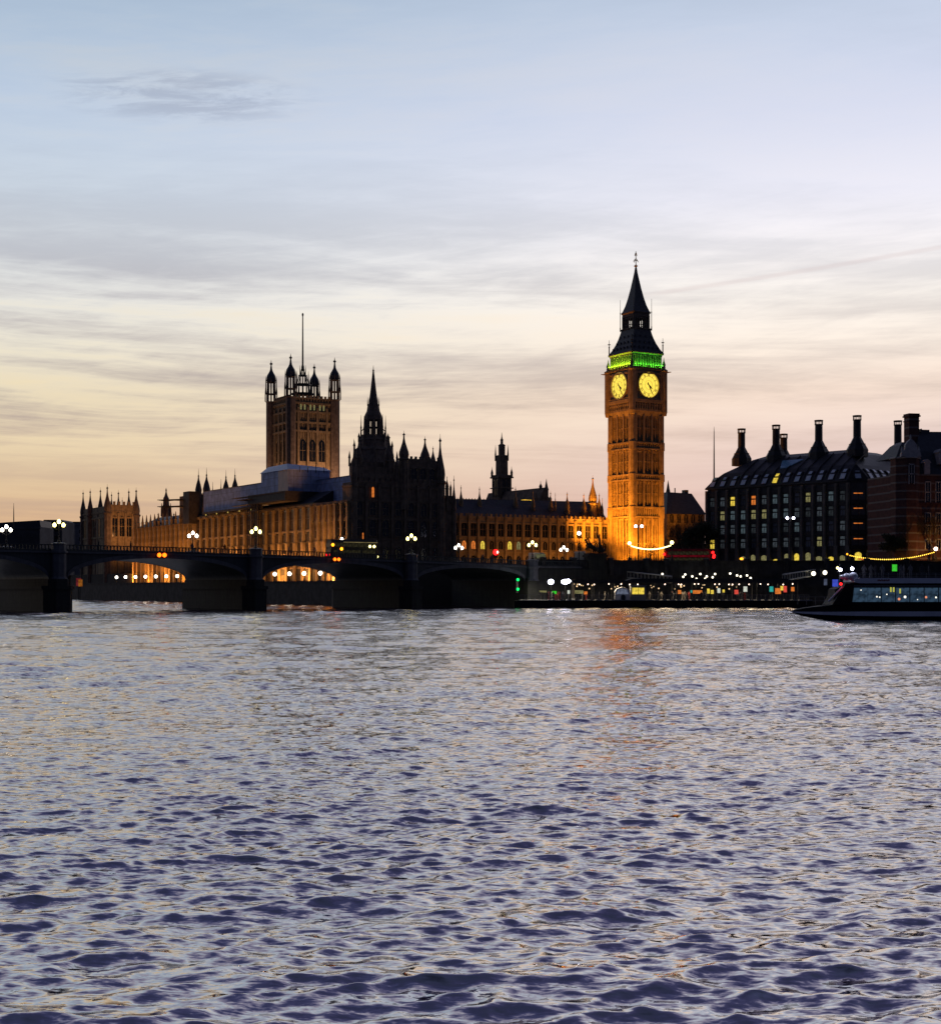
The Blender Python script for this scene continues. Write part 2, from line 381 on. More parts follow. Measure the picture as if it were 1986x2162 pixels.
# ------------------------------------------------------------------ river
def make_water():
    rng = np.random.default_rng(11)
    ys = [3.0]
    while ys[-1] < 640:
        y = ys[-1]; ys.append(y+min(.85, max(.05, y*y/6130*.5)))
    ys = np.array(ys+[700, 800, 1000, 1400, 2200, 3500, 6000]); n_in = len(ys)-7
    ks = np.concatenate([np.linspace(-4,-.62,26)[:-1], np.linspace(-.62,-.36,90)[:-1], np.linspace(-.36,.36,640), np.linspace(.36,.62,90)[1:], np.linspace(.62,4,26)[1:]])
    Yg, Kg = np.meshgrid(ys, ks, indexing='ij'); Xg = Yg*Kg
    dY = np.gradient(ys)[:, None]; dX = Yg*np.gradient(ks)[None, :]
    Z = np.zeros_like(Xg); DX = np.zeros_like(Xg); DY = np.zeros_like(Xg)
    n = 110
    lam = np.exp(rng.uniform(math.log(.26), math.log(7.5), n)); ang = R(-90)+rng.normal(0, R(30), n)+R(12)
    ph = rng.uniform(0, 2*math.pi, n)
    # patches of rougher and calmer water drifting over the river
    patch = 1+.30*np.sin(Xg*.11+Yg*.05+1.)*np.sin(Yg*.09-Xg*.04+.4)+.2*np.sin(Xg*.31-Yg*.17)*np.sin(Yg*.23+2)
    st = lambda L: .027*(1.15 if .3 < L < 1.1 else 1.25 if L <= .3 else .62 if L < 2.6 else .36)
    fd = lambda L, a: np.clip((L*.9/np.maximum(abs(math.sin(a))*dY, abs(math.cos(a))*dX+1e-6)-1.6)/1.6, 0, 1)
    # where the mesh is too coarse for the short ripples the longer ones carry their slope
    tot = sum(st(L)**2 for L in lam); kept = sum((st(L)*fd(L, a)[:, 300:520].mean(axis=1))**2 for L, a in zip(lam, ang))
    boost = np.minimum(2.6, np.sqrt(.75*tot/np.maximum(kept, 1e-9)))[:, None]; boost = np.maximum(boost, 1.)
    for L, a, p in zip(lam, ang, ph):
        k = 2*math.pi/L; cx, sy = math.cos(a), math.sin(a)
        amp = st(L)/k*boost; fade = fd(L, a)
        arg = k*(Xg*cx+Yg*sy)+p; c = np.cos(arg); sn = np.sin(arg); w = amp*fade*patch
        Z += w*c; DX -= .8*w*cx*sn; DY -= .8*w*sy*sn
    Z[n_in:] = 0; DX[n_in:] = 0; DY[n_in:] = 0
    V = np.stack([Xg+DX, Yg+DY, Z], -1).reshape(-1, 3)
    ny, nx = Xg.shape; i = np.arange(ny*nx).reshape(ny, nx)
    Fq = np.stack([i[:-1,:-1], i[:-1,1:], i[1:,1:], i[1:,:-1]], -1).reshape(-1, 4)
    me = bpy.data.meshes.new('water'); me.vertices.add(len(V)); me.vertices.foreach_set('co', V.ravel())
    me.loops.add(Fq.size); me.loops.foreach_set('vertex_index', Fq.ravel().astype(np.int32))
    me.polygons.add(len(Fq)); me.polygons.foreach_set('loop_start', np.arange(0, Fq.size, 4, dtype=np.int32))
    me.polygons.foreach_set('use_smooth', np.ones(len(Fq), dtype=bool)); me.update(); me.validate()
    m = bpy.data.materials.new('river_water'); m.use_nodes = True; N = NT(m.node_tree)
    b = N.n['Principled BSDF']; b.inputs['Base Color'].default_value = (.03,.03,.05,1); b.inputs['IOR'].default_value = 9.
    b.inputs['Specular IOR Level'].default_value = .5; b.inputs['Specular Tint'].default_value = (1., .955, .925, 1)
    geo = N.node('ShaderNodeNewGeometry'); pos = geo.outputs['Position']
    far = N.rng(N.sep(pos)[1], 25., 190.)
    N.l.new(N.rng(far, 0., 1., .05, .12, False), b.inputs['Roughness'])
    mp = N.node('ShaderNodeMapping'); N.l.new(pos, mp.inputs[0]); mp.inputs['Scale'].default_value = (.5, 1.5, 1.); mp.inputs['Rotation'].default_value = (0,0,R(8))
    def tilt(scale, detail):
        n = N.noise(mp.outputs[0], scale, detail, .55, .3, 1)
        q = N.node('ShaderNodeVectorMath', operation='SUBTRACT'); N.l.new(n, q.inputs[0]); q.inputs[1].default_value = (.5,.5,.5)
        q2 = N.node('ShaderNodeVectorMath', operation='MULTIPLY'); N.l.new(q.outputs[0], q2.inputs[0]); q2.inputs[1].default_value = (.7,1.,0.); return q2.outputs[0]
    t1 = tilt(5.0, 5); t2 = tilt(.9, 2)
    s1 = N.node('ShaderNodeVectorMath', operation='SCALE'); N.l.new(t1, s1.inputs[0]); N.l.new(N.rng(far, 0., 1., 1.1, .7, False), s1.inputs[3])
    s2 = N.node('ShaderNodeVectorMath', operation='SCALE'); N.l.new(t2, s2.inputs[0]); N.l.new(N.rng(far, 0., 1., .0, .22, False), s2.inputs[3])
    t3 = tilt(15., 3); s3 = N.node('ShaderNodeVectorMath', operation='SCALE'); N.l.new(t3, s3.inputs[0]); s3.inputs[3].default_value = .55
    a0 = N.node('ShaderNodeVectorMath', operation='ADD'); N.l.new(geo.outputs['Normal'], a0.inputs[0]); N.l.new(s3.outputs[0], a0.inputs[1])
    a1 = N.node('ShaderNodeVectorMath', operation='ADD'); N.l.new(a0.outputs[0], a1.inputs[0]); N.l.new(s1.outputs[0], a1.inputs[1])
    a2 = N.node('ShaderNodeVectorMath', operation='ADD'); N.l.new(a1.outputs[0], a2.inputs[0]); N.l.new(s2.outputs[0], a2.inputs[1])
    nn = N.node('ShaderNodeVectorMath', operation='NORMALIZE'); N.l.new(a2.outputs[0], nn.inputs[0]); N.l.new(nn.outputs[0], b.inputs['Normal'])
    me.materials.append(m)
    o = bpy.data.objects.new('water', me); COL.objects.link(o); o['kind'] = 'structure'
make_water()

# ------------------------------------------------------------------ banks
def make_banks():
    tw = [pal(-10, s) for s in (-26, 0, 60, 120, 180, 250)]
    bank = [(-2.4, 341), (13.5, 321), (20.5, 327), (42, 336), (130, 336), (700, 336), (3000, 336), (6000, 8000), (-6000, 8000), (-900, 1500)]
    inner = [pal(-.5, s) for s in (250, 0)]+[pal(-.5, -24)]
    g = MB().prism([inner[2]]+bank+[inner[0]], -4, GZ); setting('ground', g, M['ground'])
    t = MB().prism([tw[0]]+[pal(-.52, -26), pal(-.52, 250)]+[tw[-1]], -4, 5.0); setting('terrace', t, M['ground'])
    far = MB().prism([(-3000, 700), (-420, 880), (-150, 960), (-150, 3000), (-3000, 3000)], -3, 6); setting('far_bank', far, M['ground'])
    road = MB().prism([(24, 342), (200, 342), (600, 345), (600, 356), (200, 353), (24, 353)], GZ+.004, GZ+.008); setting('road', road, M['asphalt'])
    # embankment wall to the right of the bridge, terrace wall under the palace
    w = MB()
    pts = [(13.5, 321), (20.5, 327), (42, 336), (130, 336), (300, 336)]
    for (xa, ya), (xb, yb) in zip(pts, pts[1:]):
        d = Vector((xb-xa, yb-ya)).normalized(); n = Vector((d.y, -d.x))
        def strip(z0, z1, o0, o1):
            q = [(xa+n.x*o0, ya+n.y*o0), (xb+n.x*o0, yb+n.y*o0), (xb+n.x*o1, yb+n.y*o1), (xa+n.x*o1, ya+n.y*o1)]; w.prism(q, z0, z1)
        strip(-3, GZ, .0, .8); strip(GZ+.001, GZ+1.0, .1, .6); strip(GZ+.8, GZ+1.15, -.0, .95); strip(6.9, 7.3, .8, 1.05); strip(4.1, 4.35, .8, .95)
        L = Vector((xb-xa, yb-ya)).length
        for i in range(int(L/9)+1):
            c = Vector((xa, ya))+d*(i*9.+2); c2 = c+n*.85
            w.lathe([(.65, GZ-2.2), (.65, GZ+1.3), (.8, GZ+1.32), (.8, GZ+1.5), (.2, GZ+1.7)], 8, c2.x, c2.y)
    single('embankment_wall', w, M['river_wall'], 'dark granite river wall carrying the embankment road behind the floating pier', 'river wall', (0,0,0))
    w = MB(); f = lambda t, s: pal(t, s)
    w.prism([f(-10.6,-26), f(-10.05,-26), f(-10.05,250), f(-10.6,250)], -3, 5.0)
    w.prism([f(-10.7,-26), f(-10.0,-26), f(-10.0,250), f(-10.7,250)], 5.6, 5.9); w.prism([f(-10.5,-26), f(-10.15,-26), f(-10.15,250), f(-10.5,250)], 5.001, 5.6)
    single('terrace_wall', w, M['river_wall'], 'low dark river wall under the palace terrace, seen through the bridge arches', 'river wall', (0,0,0))
make_banks()

# ------------------------------------------------------------------ clock tower
def make_clock_tower():
    Y = 420.; T = thing('clock_tower', 'tall floodlit clock tower with two glowing yellow dials and a green-lit belfry', 'clock tower', (PX(1342, Y), Y, GZ), TH)
    z = lambda py: PZ(py, Y)
    z0, ztop = GZ-.2, z(880)
    b = MB().box(-5.0, 5.0, -5.0, 5.0, z0, ztop)
    face = MB()
    tiers = [(z0, z(1095)), (z(1072), z(1018)), (z(1004), z(953)), (z(937), z(880))]
    for lo, hi in tiers:
        for x in (-4.05, -1.42, 1.42, 4.05): face.box(x-.26, x+.26, -5.55, -5.0, lo, hi)
        for x in (-2.73, 0, 2.73):
            face.box(x-.13, x+.13, -5.32, -5.0, lo, hi-.6)
            for dx in (-.72, .72): face.box(x+dx-.07, x+dx+.07, -5.16, -5.0, lo, hi-.3)
            face.box(x-1.1, x+1.1, -5.2, -5.001, hi-.62, hi-.2); face.box(x-1.1, x+1.1, -5.14, -5.001, lo+(hi-lo)*.5, lo+(hi-lo)*.5+.25)
    for k in range(4): b.turned(k, face)
    for sx in (-1, 1):
        for sy in (-1, 1): b.lathe([(1.05, z0), (1.05, z0+3), (.86, z0+3.3), (.86, ztop)], 8, sx*5.0, sy*5.0, R(22.5))
    part('shaft', b, M['stone'], T)
    slit = MB().slab(arch_pts(.2, 1., .2, 3), -.03, .04).mesh('shade_slit', M['glass'])  # dark slits: shade of the recessed panelling put into their colour
    for k, (nx, ny) in enumerate(((0,-1), (-1,0))):
        for lo, hi in tiers:
            for x in (-2.73, 0, 2.73):
                for dx in (-.40, .40):
                    hh = (hi-lo)*.80
                    for zz in ((lo+(hi-lo)*.06),):
                        if k == 0: place('shade_slit', slit, T, (x+dx, -5.012, zz), 0, (1,1,hh))
                        else: place('shade_slit', slit, T, (-5.012, x+dx, zz), R(-90), (1,1,hh))
    for (ya, yb) in ((937,953), (1004,1018), (1072,1095)):
        c = MB(); za, zb = z(yb), z(ya)
        for q in (za, zb-.45): c.sq([(5.62,q), (5.62,q+.45)])
        c.sq([(5.2, za+.46), (5.2, zb-.46)])
        rowb = MB()
        for i in range(13): rowb.box(-4.6+i*.75, -4.6+i*.75+.3, -5.48, -5.2, za+.46, zb-.46)
        for k in range(4): c.turned(k, rowb)
        for sx in (-1,1):
            for sy in (-1,1): c.lathe([(1.05,za-.05), (1.05,zb+.05)], 8, sx*5., sy*5., R(22.5))
        part('string_course', c, M['stone'], T)
    # corbelled arcade and clock stage
    c = MB().sq([(5.25, z(882)), (5.75, z(872)), (5.75, z(868))]); c.sq([(5.45, z(867.9)), (5.45, z(855.1))]); c.sq([(5.9, z(855)), (5.98, z(848))])
    row = MB()
    for i in range(12): row.box(-4.95+i*.86, -4.95+i*.86+.34, -5.85, -5.45, z(868)+.001, z(855)-.001)
    for i in range(12): row.slab([(-4.95+i*.86, z(858)), (-4.95+i*.86+.86, z(858)), (-4.95+i*.86+.43, z(862))], -5.75, -5.46)
    for k in range(4): c.turned(k, row)
    part('corbel_arcade', c, M['stone'], T)
    b = MB().sq([(5.62, z(847.9)), (5.62, z(787))])
    fr = MB()
    zc = z(817.5)
    for (x0,x1,q0,q1) in ((-4.5,-4.1,zc-4.2,zc+4.2), (4.1,4.5,zc-4.2,zc+4.2), (-4.5,4.5,zc+4.2,zc+4.6), (-4.5,4.5,zc-4.6,zc-4.2)): fr.box(x0,x1,-5.95,-5.62,q0,q1)
    for q in (z(846), z(793)): fr.box(-5.0,5.0,-5.9,-5.62,q-.2,q+.2)
    for i in range(8): fr.box(-4.4+i*1.2, -4.4+i*1.2+.5, -5.8, -5.62, z(851)+.6, z(847)+.6)
    for k in range(4): b.turned(k, fr)
    for sx in (-1,1):
        for sy in (-1,1):
            b.lathe([(.75, z(880)), (1.0, z(872)), (1.0, z(788)), (1.15, z(787)), (1.15, z(784)), (.5, z(781)), (.42, z(775)), (.55, z(773)), (.16, z(764)), (.05, z(757))], 8, sx*5.55, sy*5.55, R(22.5))
            b.tube((sx*5.9, sy*5.9, z(789)), (sx*7.0, sy*7.0, z(788)), .22, .1)
    part('clock_stage', b, M['stone'], T)
    # dials
    R0 = 3.52
    dial = MB(); dial.v = [(R0*math.cos(2*math.pi*i/64), 0, R0*math.sin(2*math.pi*i/64)) for i in range(64)]+[(R0*math.cos(2*math.pi*i/64), .1, R0*math.sin(2*math.pi*i/64)) for i in range(64)]
    dial.f = [tuple(range(64)), tuple(range(127,63,-1))]+[(i,64+i,64+(i+1)%64,(i+1)%64) for i in range(64)]; dial.m = [0]*len(dial.f)
    def ringmb(r0, r1, y0, y1, n=64):
        q = MB()
        for i in range(n):
            a0, a1 = 2*math.pi*i/n, 2*math.pi*(i+1)/n
            q.slab([(r0*math.cos(a0), r0*math.sin(a0)), (r1*math.cos(a0), r1*math.sin(a0)), (r1*math.cos(a1), r1*math.sin(a1)), (r0*math.cos(a1), r0*math.sin(a1))], y0, y1)
        return q
    rings = ringmb(2.34, 2.42, -.06, -.02); hub = ringmb(1.2, 1.25, -.06, -.02); rim = ringmb(3.30, 3.36, -.06, -.02)
    for i in range(60): a = 2*math.pi*i/60; rim.tube((3.18*math.sin(a), -.04, 3.18*math.cos(a)), (3.30*math.sin(a), -.04, 3.30*math.cos(a)), .03, n=4)
    for i in range(12): a = 2*math.pi*i/12; rings.tube((1.25*math.sin(a), -.04, 1.25*math.cos(a)), (2.34*math.sin(a), -.04, 2.34*math.cos(a)), .012, n=4)
    nums = []
    words = ['XII','I','II','III','IIII','V','VI','VII','VIII','IX','X','XI']
    for h, wd in enumerate(words):
        th = 2*math.pi*h/12; num = MB(); nums.append(num); wdt = {'I':.2,'V':.44,'X':.44}; tot = sum(wdt[c] for c in wd); x = -tot/2
        def pt(u, r): return (r*math.sin(th)+u*math.cos(th), -.05, r*math.cos(th)-u*math.sin(th))
        for c in wd:
            w = wdt[c]; m = x+w/2
            if c == 'I': num.tube(pt(m,2.5), pt(m,3.12), .055, n=4)
            if c == 'V': num.tube(pt(m-.15,3.12), pt(m,2.5), .055, n=4); num.tube(pt(m+.15,3.12), pt(m,2.5), .04, n=4)
            if c == 'X': num.tube(pt(m-.15,3.12), pt(m+.15,2.5), .055, n=4); num.tube(pt(m+.15,3.12), pt(m-.15,2.5), .04, n=4)
            x += w
    def hand(L, w, ang, tail):
        q = MB(); q.slab([(-w*.5,-tail), (w*.5,-tail), (w*.35,0), (w*.55,L*.55), (0,L), (-w*.55,L*.55), (-w*.35,0)], -.16, -.10)
        c, s = math.cos(ang), math.sin(ang); q.v = [(x*c+zz*s, y, -x*s+zz*c) for x,y,zz in q.v]; return q
    dm = dial.mesh('clock_dial', G['dial']); rm = rim.mesh('minute_ring', M['iron']); r2 = rings.mesh('numeral_ring', M['iron']); r3 = hub.mesh('centre_ring', M['iron']); nms = [q.mesh('roman_numeral', M['iron']) for q in nums]
    hh = hand(1.75, .42, R(30*4.42), .55).mesh('hour_hand', M['iron']); mh = hand(2.95, .26, R(6*25.5), .8).mesh('minute_hand', M['iron'])
    fm = ringmb(R0, R0+.3, -.22, .1).mesh('dial_rim', M['gold'])
    for k, (x, y, a) in enumerate(((0,-5.78,0), (-5.78,0,-90), (0,5.78,180), (5.78,0,90))):
        d = place('clock_dial', dm, T, (x, y, zc), R(a))
        for nme, me in (('minute_ring', rm), ('numeral_ring', r2), ('centre_ring', r3), ('hour_hand', hh), ('minute_hand', mh), ('dial_rim', fm)): place(nme, me, d, (0, 0, 0), dz=0)
        if k < 2:
            for me in nms: place('roman_numeral', me, d, (0, 0, 0), dz=0)
    # belfry with green light on its open arcade
    c = MB().sq([(5.75, z(786.9)), (5.95, z(785)), (5.95, z(782.5))]); row = MB()
    for i in range(17): row.box(-5.6+i*.68, -5.6+i*.68+.3, -5.9, -5.65, z(782.4), z(778))
    row.box(-5.9, 5.9, -5.92, -5.62, z(777.9), z(776.5))
    for k in range(4): c.turned(k, row)
    part('gallery_parapet', c, M['stone'], T)
    part('belfry_core', MB().sq([(4.3, z(783)), (4.3, z(750))]), M['bronze'], T)  # dark core: the shade between the columns is put into its colour
    b = MB().sq([(4.6, z(754)), (4.6, z(752.9))]); row = MB()
    for i in range(12):
        x = -4.84+i*.88; row.box(x-.2, x+.2, -5.2, -4.86, z(782), z(753)); row.box(x-.28, x+.28, -5.28, -4.8, z(782), z(779)); row.box(x-.28, x+.28, -5.28, -4.8, z(756), z(753))
    for i in range(11): row.slab([(-4.84+i*.88+.2, z(759)), (-4.84+i*.88+.44, z(755.6)), (-4.84+i*.88+.68, z(759)), (-4.84+i*.88+.68, z(753)), (-4.84+i*.88+.2, z(753))], -5.1, -4.9)
    for k in range(4): b.turned(k, row)
    c2 = MB().sq([(5.3, z(752.9)), (5.55, z(750.5)), (5.55, z(749.2))])
    b.add2(c2.v, c2)
    part('belfry', b, M['stone'], T)
    roof = MB().sq([(5.62, z(749.1)), (5.5, z(748)), (4.78, z(739)), (4.05, z(727)), (3.5, z(715)), (3.12, z(704)), (2.98, z(698.5))])
    part('lower_roof', roof, M['slate'], T)
    dm2 = MB(); dm2.box(-.3,.3,-.5,.6,0,.9); dm2.slab([(-.42,.9), (.42,.9), (0,1.7)], -.6, .6); dm2 = dm2.mesh('dormer', M['slate'])
    for k, (n, py, hw) in enumerate(((6, 742, 4.85), (5, 730, 4.05), (4, 717, 3.4))):
        for i in range(n):
            x = (i-(n-1)/2)*(2*hw*.82/(n-1)); place('dormer', dm2, T, (x, -hw+.1, z(py)), 0, (.62,.62,.5)); place('dormer', dm2, T, (-hw+.1, x, z(py)), R(-90), (.62,.62,.5))
    b = MB().sq([(3.0, z(698.4)), (3.2, z(696.5)), (3.2, z(695))]); row = MB()
    for i in range(7): x = -2.4+i*.8; row.box(x-.13, x+.13, -2.62, -2.36, z(695), z(672))
    for i in range(6): row.slab([(-2.4+i*.8, z(677)), (-2.4+i*.8+.4, z(673)), (-2.4+i*.8+.8, z(677)), (-2.4+i*.8+.8, z(670)), (-2.4+i*.8, z(670))], -2.58, -2.4)
    row.box(-2.4,2.4,-2.56,-2.42,z(688),z(686.5))
    for k in range(4): b.turned(k, row)
    for sx in (-1,1):
        for sy in (-1,1): b.box(sx*2.5-.28, sx*2.5+.28, sy*2.5-.28, sy*2.5+.28, z(695), z(668))
    b.sq([(.3, z(697)), (.3, z(668))])
    b.sq([(2.75, z(670)), (2.75, z(664)), (2.95, z(663)), (2.95, z(661))])
    part('lantern', b, M['stone_dim'], T)
    sp = MB().sq([(3.0, z(660.9)), (2.72, z(658)), (2.15, z(646)), (1.6, z(629)), (1.08, z(609)), (.66, z(590)), (.34, z(575)), (.2, z(565))])
    part('spire', sp, M['slate'], T)
    f = MB().lathe([(.2, z(565)), (.3, z(563)), (.62, z(561.5)), (.3, z(559.5)), (.13, z(558)), (.1, z(531)), (.02, z(529.5))], 8)
    for q, r in ((549, .75), (536, .35)):
        for a in range(4):
            c, s = math.cos(a*math.pi/2), math.sin(a*math.pi/2)
            f.tube((0,0,z(q)), (c*r, s*r, z(q+1.5)), .07); f.tube((c*r, s*r, z(q+1.5)), (c*r*1.05, s*r*1.05, z(q+4)), .07); f.tube((0,0,z(q-4)), (c*r*.8, s*r*.8, z(q)), .06)
    f.ball((0,0,z(535)), .25)
    part('finial', f, M['gold'], T)
    def pinn(h, r, cross):
        q = MB().lathe([(r*1.6,0), (r*1.6,h*.12), (r,h*.14), (r,h*.55), (r*1.5,h*.57), (r*.7,h*.62), (.05,h)], 6)
        if cross: q.box(-.45,.45,-.05,.05,h*.72,h*.76); q.box(-.05,.05,-.45,.45,h*.72,h*.76)
        return q.mesh('pinnacle', M['iron'])
    p1 = pinn(z(716)-z(752), .17, True); p2 = pinn(z(632)-z(699), .10, False)
    for sx in (-1,1):
        for sy in (-1,1): place('pinnacle', p1, T, (sx*5.35, sy*5.35, z(752))); place('pinnacle', p2, T, (sx*3.12, sy*3.12, z(699)))
    # the tower's own floodlights
    def L(x, y): p = Vector((x, y)); c, s = math.cos(R(TH)), math.sin(R(TH)); return (T.location.x+x*c-y*s, T.location.y+x*s+y*c)
    orange = (1, .32, .018)
    for (x, y, e) in ((-10,-3.5,.09), (-3.5,-14,.29), (3.5,-14,.29), (-21,-5.,.85), (-21,-1.5,.85)):
        px, py = L(x, y); ax, ay = L(x if abs(x) < 5 else -5, y if abs(y) < 5 else -5)
        lamp('tower_floodlight', 'SPOT', (px, py, GZ+.6), 82000*e, orange, aim=(ax, ay, 31 if y < -10 else 36 if x < -15 else 15), spot_size=R(84 if x < -15 else 112), spot_blend=.5, shadow_soft_size=.3)
    gr = (.10, 1., .06); yg = (.42, 1., .04)
    for (x, y, a, col, e) in ((0,-5.5,0,gr,620), (-5.5,0,-90,yg,950)):
        px, py = L(x, y); d = lamp('belfry_light', 'AREA', (px, py, z(778.5)), e, col, shape='RECTANGLE', size=10., size_y=.25)
        ax, ay = L(x*.88, y*.88); d.rotation_euler = Matrix.Rotation(R(TH+a), 4, 'Z').to_euler(); d.rotation_euler = (R(155), 0, R(TH+a))
make_clock_tower()

# ------------------------------------------------------------------ bridge
BR = 35.9; BO = Vector((12.9, 319.)); BU = Vector((math.cos(R(BR)), math.sin(R(BR)))); BN = Vector((-BU.y, BU.x)); BW = 26.
def btop(t): return 10.0+1.75*(1-((t-123)/123)**2)
def bpt(t, w): p = BO-BU*t+BN*w; return (p.x, p.y)
def make_bridge():
    T = thing('arched_bridge', 'long low dark bridge of flat arches on granite piers crossing the river', 'bridge', (BO.x, BO.y, 0), BR)
    piers = [0, 31, 66, 104, 143, 181, 216, 247]
    ts = [-14+i*2.5 for i in range(106)]
    for y0, y1 in ((.05,.35), (BW-.35,BW-.05)):
        parap = MB()
        for a, b in zip(ts, ts[1:]):
            za, zb = btop(max(a,0)), btop(max(b,0))
            def st(d0, d1, o0=0., o1=0.):
                q = [(-a, y0-o0, za+d0), (-b, y0-o0, zb+d0), (-b, y1+o1, zb+d0), (-a, y1+o1, za+d0), (-a, y0-o0, za+d1), (-b, y0-o0, zb+d1), (-b, y1+o1, zb+d1), (-a, y1+o1, za+d1)]
                parap.add(q, [(0,1,2,3),(7,6,5,4),(0,4,5,1),(1,5,6,2),(2,6,7,3),(3,7,4,0)])
            st(-.16, 0, .08, .08); st(-1.15, -.9, .04, .04)
            for j in range(4):
                u0 = a+(b-a)*(j+.12)/4; u1 = a+(b-a)*(j+.5)/4; zz = btop(max(u0,0)); parap.box(-u1, -u0, y0+.06, y1-.06, zz-.92, zz-.12)
        part('parapet', parap, M['bridge'], T)
    deck = MB(); corns = [MB(), MB()]
    for a, b in zip(ts, ts[1:]):
        za, zb = btop(max(a,0)), btop(max(b,0))
        deck.loft([[(-a, .4, za-1.7), (-a, BW-.4, za-1.7), (-a, BW-.4, za-1.1), (-a, .4, za-1.1)], [(-b, .4, zb-1.7), (-b, BW-.4, zb-1.7), (-b, BW-.4, zb-1.1), (-b, .4, zb-1.1)]])
        for corn, (y0, y1) in zip(corns, ((-.35,.39), (BW-.39,BW+.35))): corn.loft([[(-a,y0,za-1.5),(-a,y1,za-1.5),(-a,y1,za-1.18),(-a,y0,za-1.18)], [(-b,y0,zb-1.5),(-b,y1,zb-1.5),(-b,y1,zb-1.18),(-b,y0,zb-1.18)]])
    part('deck', deck, M['asphalt'], T)
    for corn in corns: part('cornice', corn, M['bridge_pale'], T)
    zs = 5.7
    for i, (ta, tb) in enumerate(zip(piers, piers[1:])):
        m = (ta+tb)/2; hw = (tb-ta)/2-1.7; zc = btop(m)-2.05; n = 36
        def az(t):
            q = (t-m)/hw; return zs+(zc-zs)*math.sqrt(max(0, 1-q*q)) if abs(q) < 1 else zs
        tt = [m-hw*math.cos(math.pi*j/n) for j in range(n+1)]
        sp = MB(); rings2 = [MB(), MB()]
        full = [ta]+tt+[tb]
        for a, b in zip(full, full[1:]):
            xa, xb = -a, -b; wa, wb = btop(a)-1.5, btop(b)-1.5; la, lb = az(a), az(b)
            for y0, y1 in ((0.,.45), (BW-.45,BW)):
                sp.loft([[(xa,y0,la),(xa,y1,la),(xa,y1,wa),(xa,y0,wa)], [(xb,y0,lb),(xb,y1,lb),(xb,y1,wb),(xb,y0,wb)]])
        for a, b in zip(tt, tt[1:]):
            sp.loft([[(-a,.46,az(a)-.0),(-a,BW-.46,az(a)),(-a,BW-.46,az(a)+.35),(-a,.46,az(a)+.35)], [(-b,.46,az(b)),(-b,BW-.46,az(b)),(-b,BW-.46,az(b)+.35),(-b,.46,az(b)+.35)]])
            na, nb = az(a)+.72, az(b)+.72
            for ring, (y0, y1) in zip(rings2, ((-.16,-.002), (BW+.002,BW+.16))):
                ring.loft([[(-a,y0,az(a)-.04),(-a,y1,az(a)-.04),(-a,y1,na),(-a,y0,na)], [(-b,y0,az(b)-.04),(-b,y1,az(b)-.04),(-b,y1,nb),(-b,y0,nb)]])
        s = part('arch_span', sp, M['bridge'], T)
        for ring in rings2: part('arch_ring', ring, M['bridge_pale'], s, local=True)
    pm = MB()
    pm.prism([(-2.6,0),(-1.2,-2.6),(1.2,-2.6),(2.6,0),(2.6,BW),(1.2,BW+2.6),(-1.2,BW+2.6),(-2.6,BW)], -3, 3.9)
    pm.prism([(-2.9,-.1),(-1.3,-2.9),(1.3,-2.9),(2.9,-.1),(2.9,BW+.1),(1.3,BW+2.9),(-1.3,BW+2.9),(-2.9,BW+.1)], 3.901, 4.5)
    pm.prism([(-1.9,-.5),(-1.0,-2.0),(1.0,-2.0),(1.9,-.5),(1.9,BW+.5),(1.0,BW+2.0),(-1.0,BW+2.0),(-1.9,BW+.5)], 4.501, 5.69)
    pm = pm.mesh('pier', M['granite'])
    for t in piers[1:-1]:
        p = place('pier', pm, T, (-t, 0, 0))
    for t in piers[:-1]:
        zt = btop(t)
        for y in (-.55, BW+.55):
            q = MB().lathe([(1.55,5.7),(1.25,6.1),(1.25,zt-1.7),(1.5,zt-1.5),(1.5,zt-1.2),(1.25,zt-1.15),(1.25,zt-.1),(1.4,zt-.08),(1.4,zt+.15),(.5,zt+.3)], 8, -t, y, R(22.5))
            part('pillar', q, M['bridge_pale'], T)
    ab = MB().box(-.5, 16, -.6, BW+.6, -3, 8.4); ab.box(-1.6, .9, -1.0, BW+1.0, -3, 6.2)
    part('abutment', ab, M['granite'], T)
make_bridge()

def bridge_lamp_proto(mat, label, group):
    T = thing('bridge_lamp', label, 'street lamp', (0,0,0), 0, group)
    b = MB().lathe([(.32,0),(.32,.3),(.2,.4),(.11,.9),(.15,1.2),(.09,1.3),(.07,3.0),(.16,3.05),(.05,3.3)], 8)
    for s in (-1,1): b.tube((0,0,2.2), (s*.75,0,2.5), .045); b.tube((s*.75,0,2.5), (s*.75,0,2.8), .045)
    part('lamp_standard', b, M['iron'], T, local=True)
    g = MB().lathe([(.08,-.34),(.24,-.28),(.31,-.05),(.30,.12),(.16,.33),(.03,.42)], 10).mesh('lamp_globe', mat)
    for x, z in ((-.75,3.1), (.75,3.1), (0,3.7)): place('lamp_globe', g, T, (x,0,z), dz=0)
    return T
lamp_y = bridge_lamp_proto(G['lamp_yellow'], 'x', None); lamp_w = bridge_lamp_proto(G['lamp_white'], 'x', None)
near = [(104,'yellowish three-globe lamp on the bridge pillar between the two nearest river arches'), (66,'yellowish three-globe lamp on the pillar in front of the scaffolded river front'),
        (31,'yellowish three-globe lamp on the pillar in front of the dark turreted block'), (0,'yellowish three-globe lamp at the land end of the bridge beside a white van')]
far_ = [(104,'white three-globe lamp on the far parapet, cut by the picture edge'), (66,'white three-globe lamp on the far parapet before the pinnacled low wing'),
        (31,'white three-globe lamp on the far parapet behind the double-decker bus'), (0,'white three-globe lamp on the far parapet before the lit palace windows'), (-31,'white three-globe lamp on the bridge approach just before the charioteer statue')]
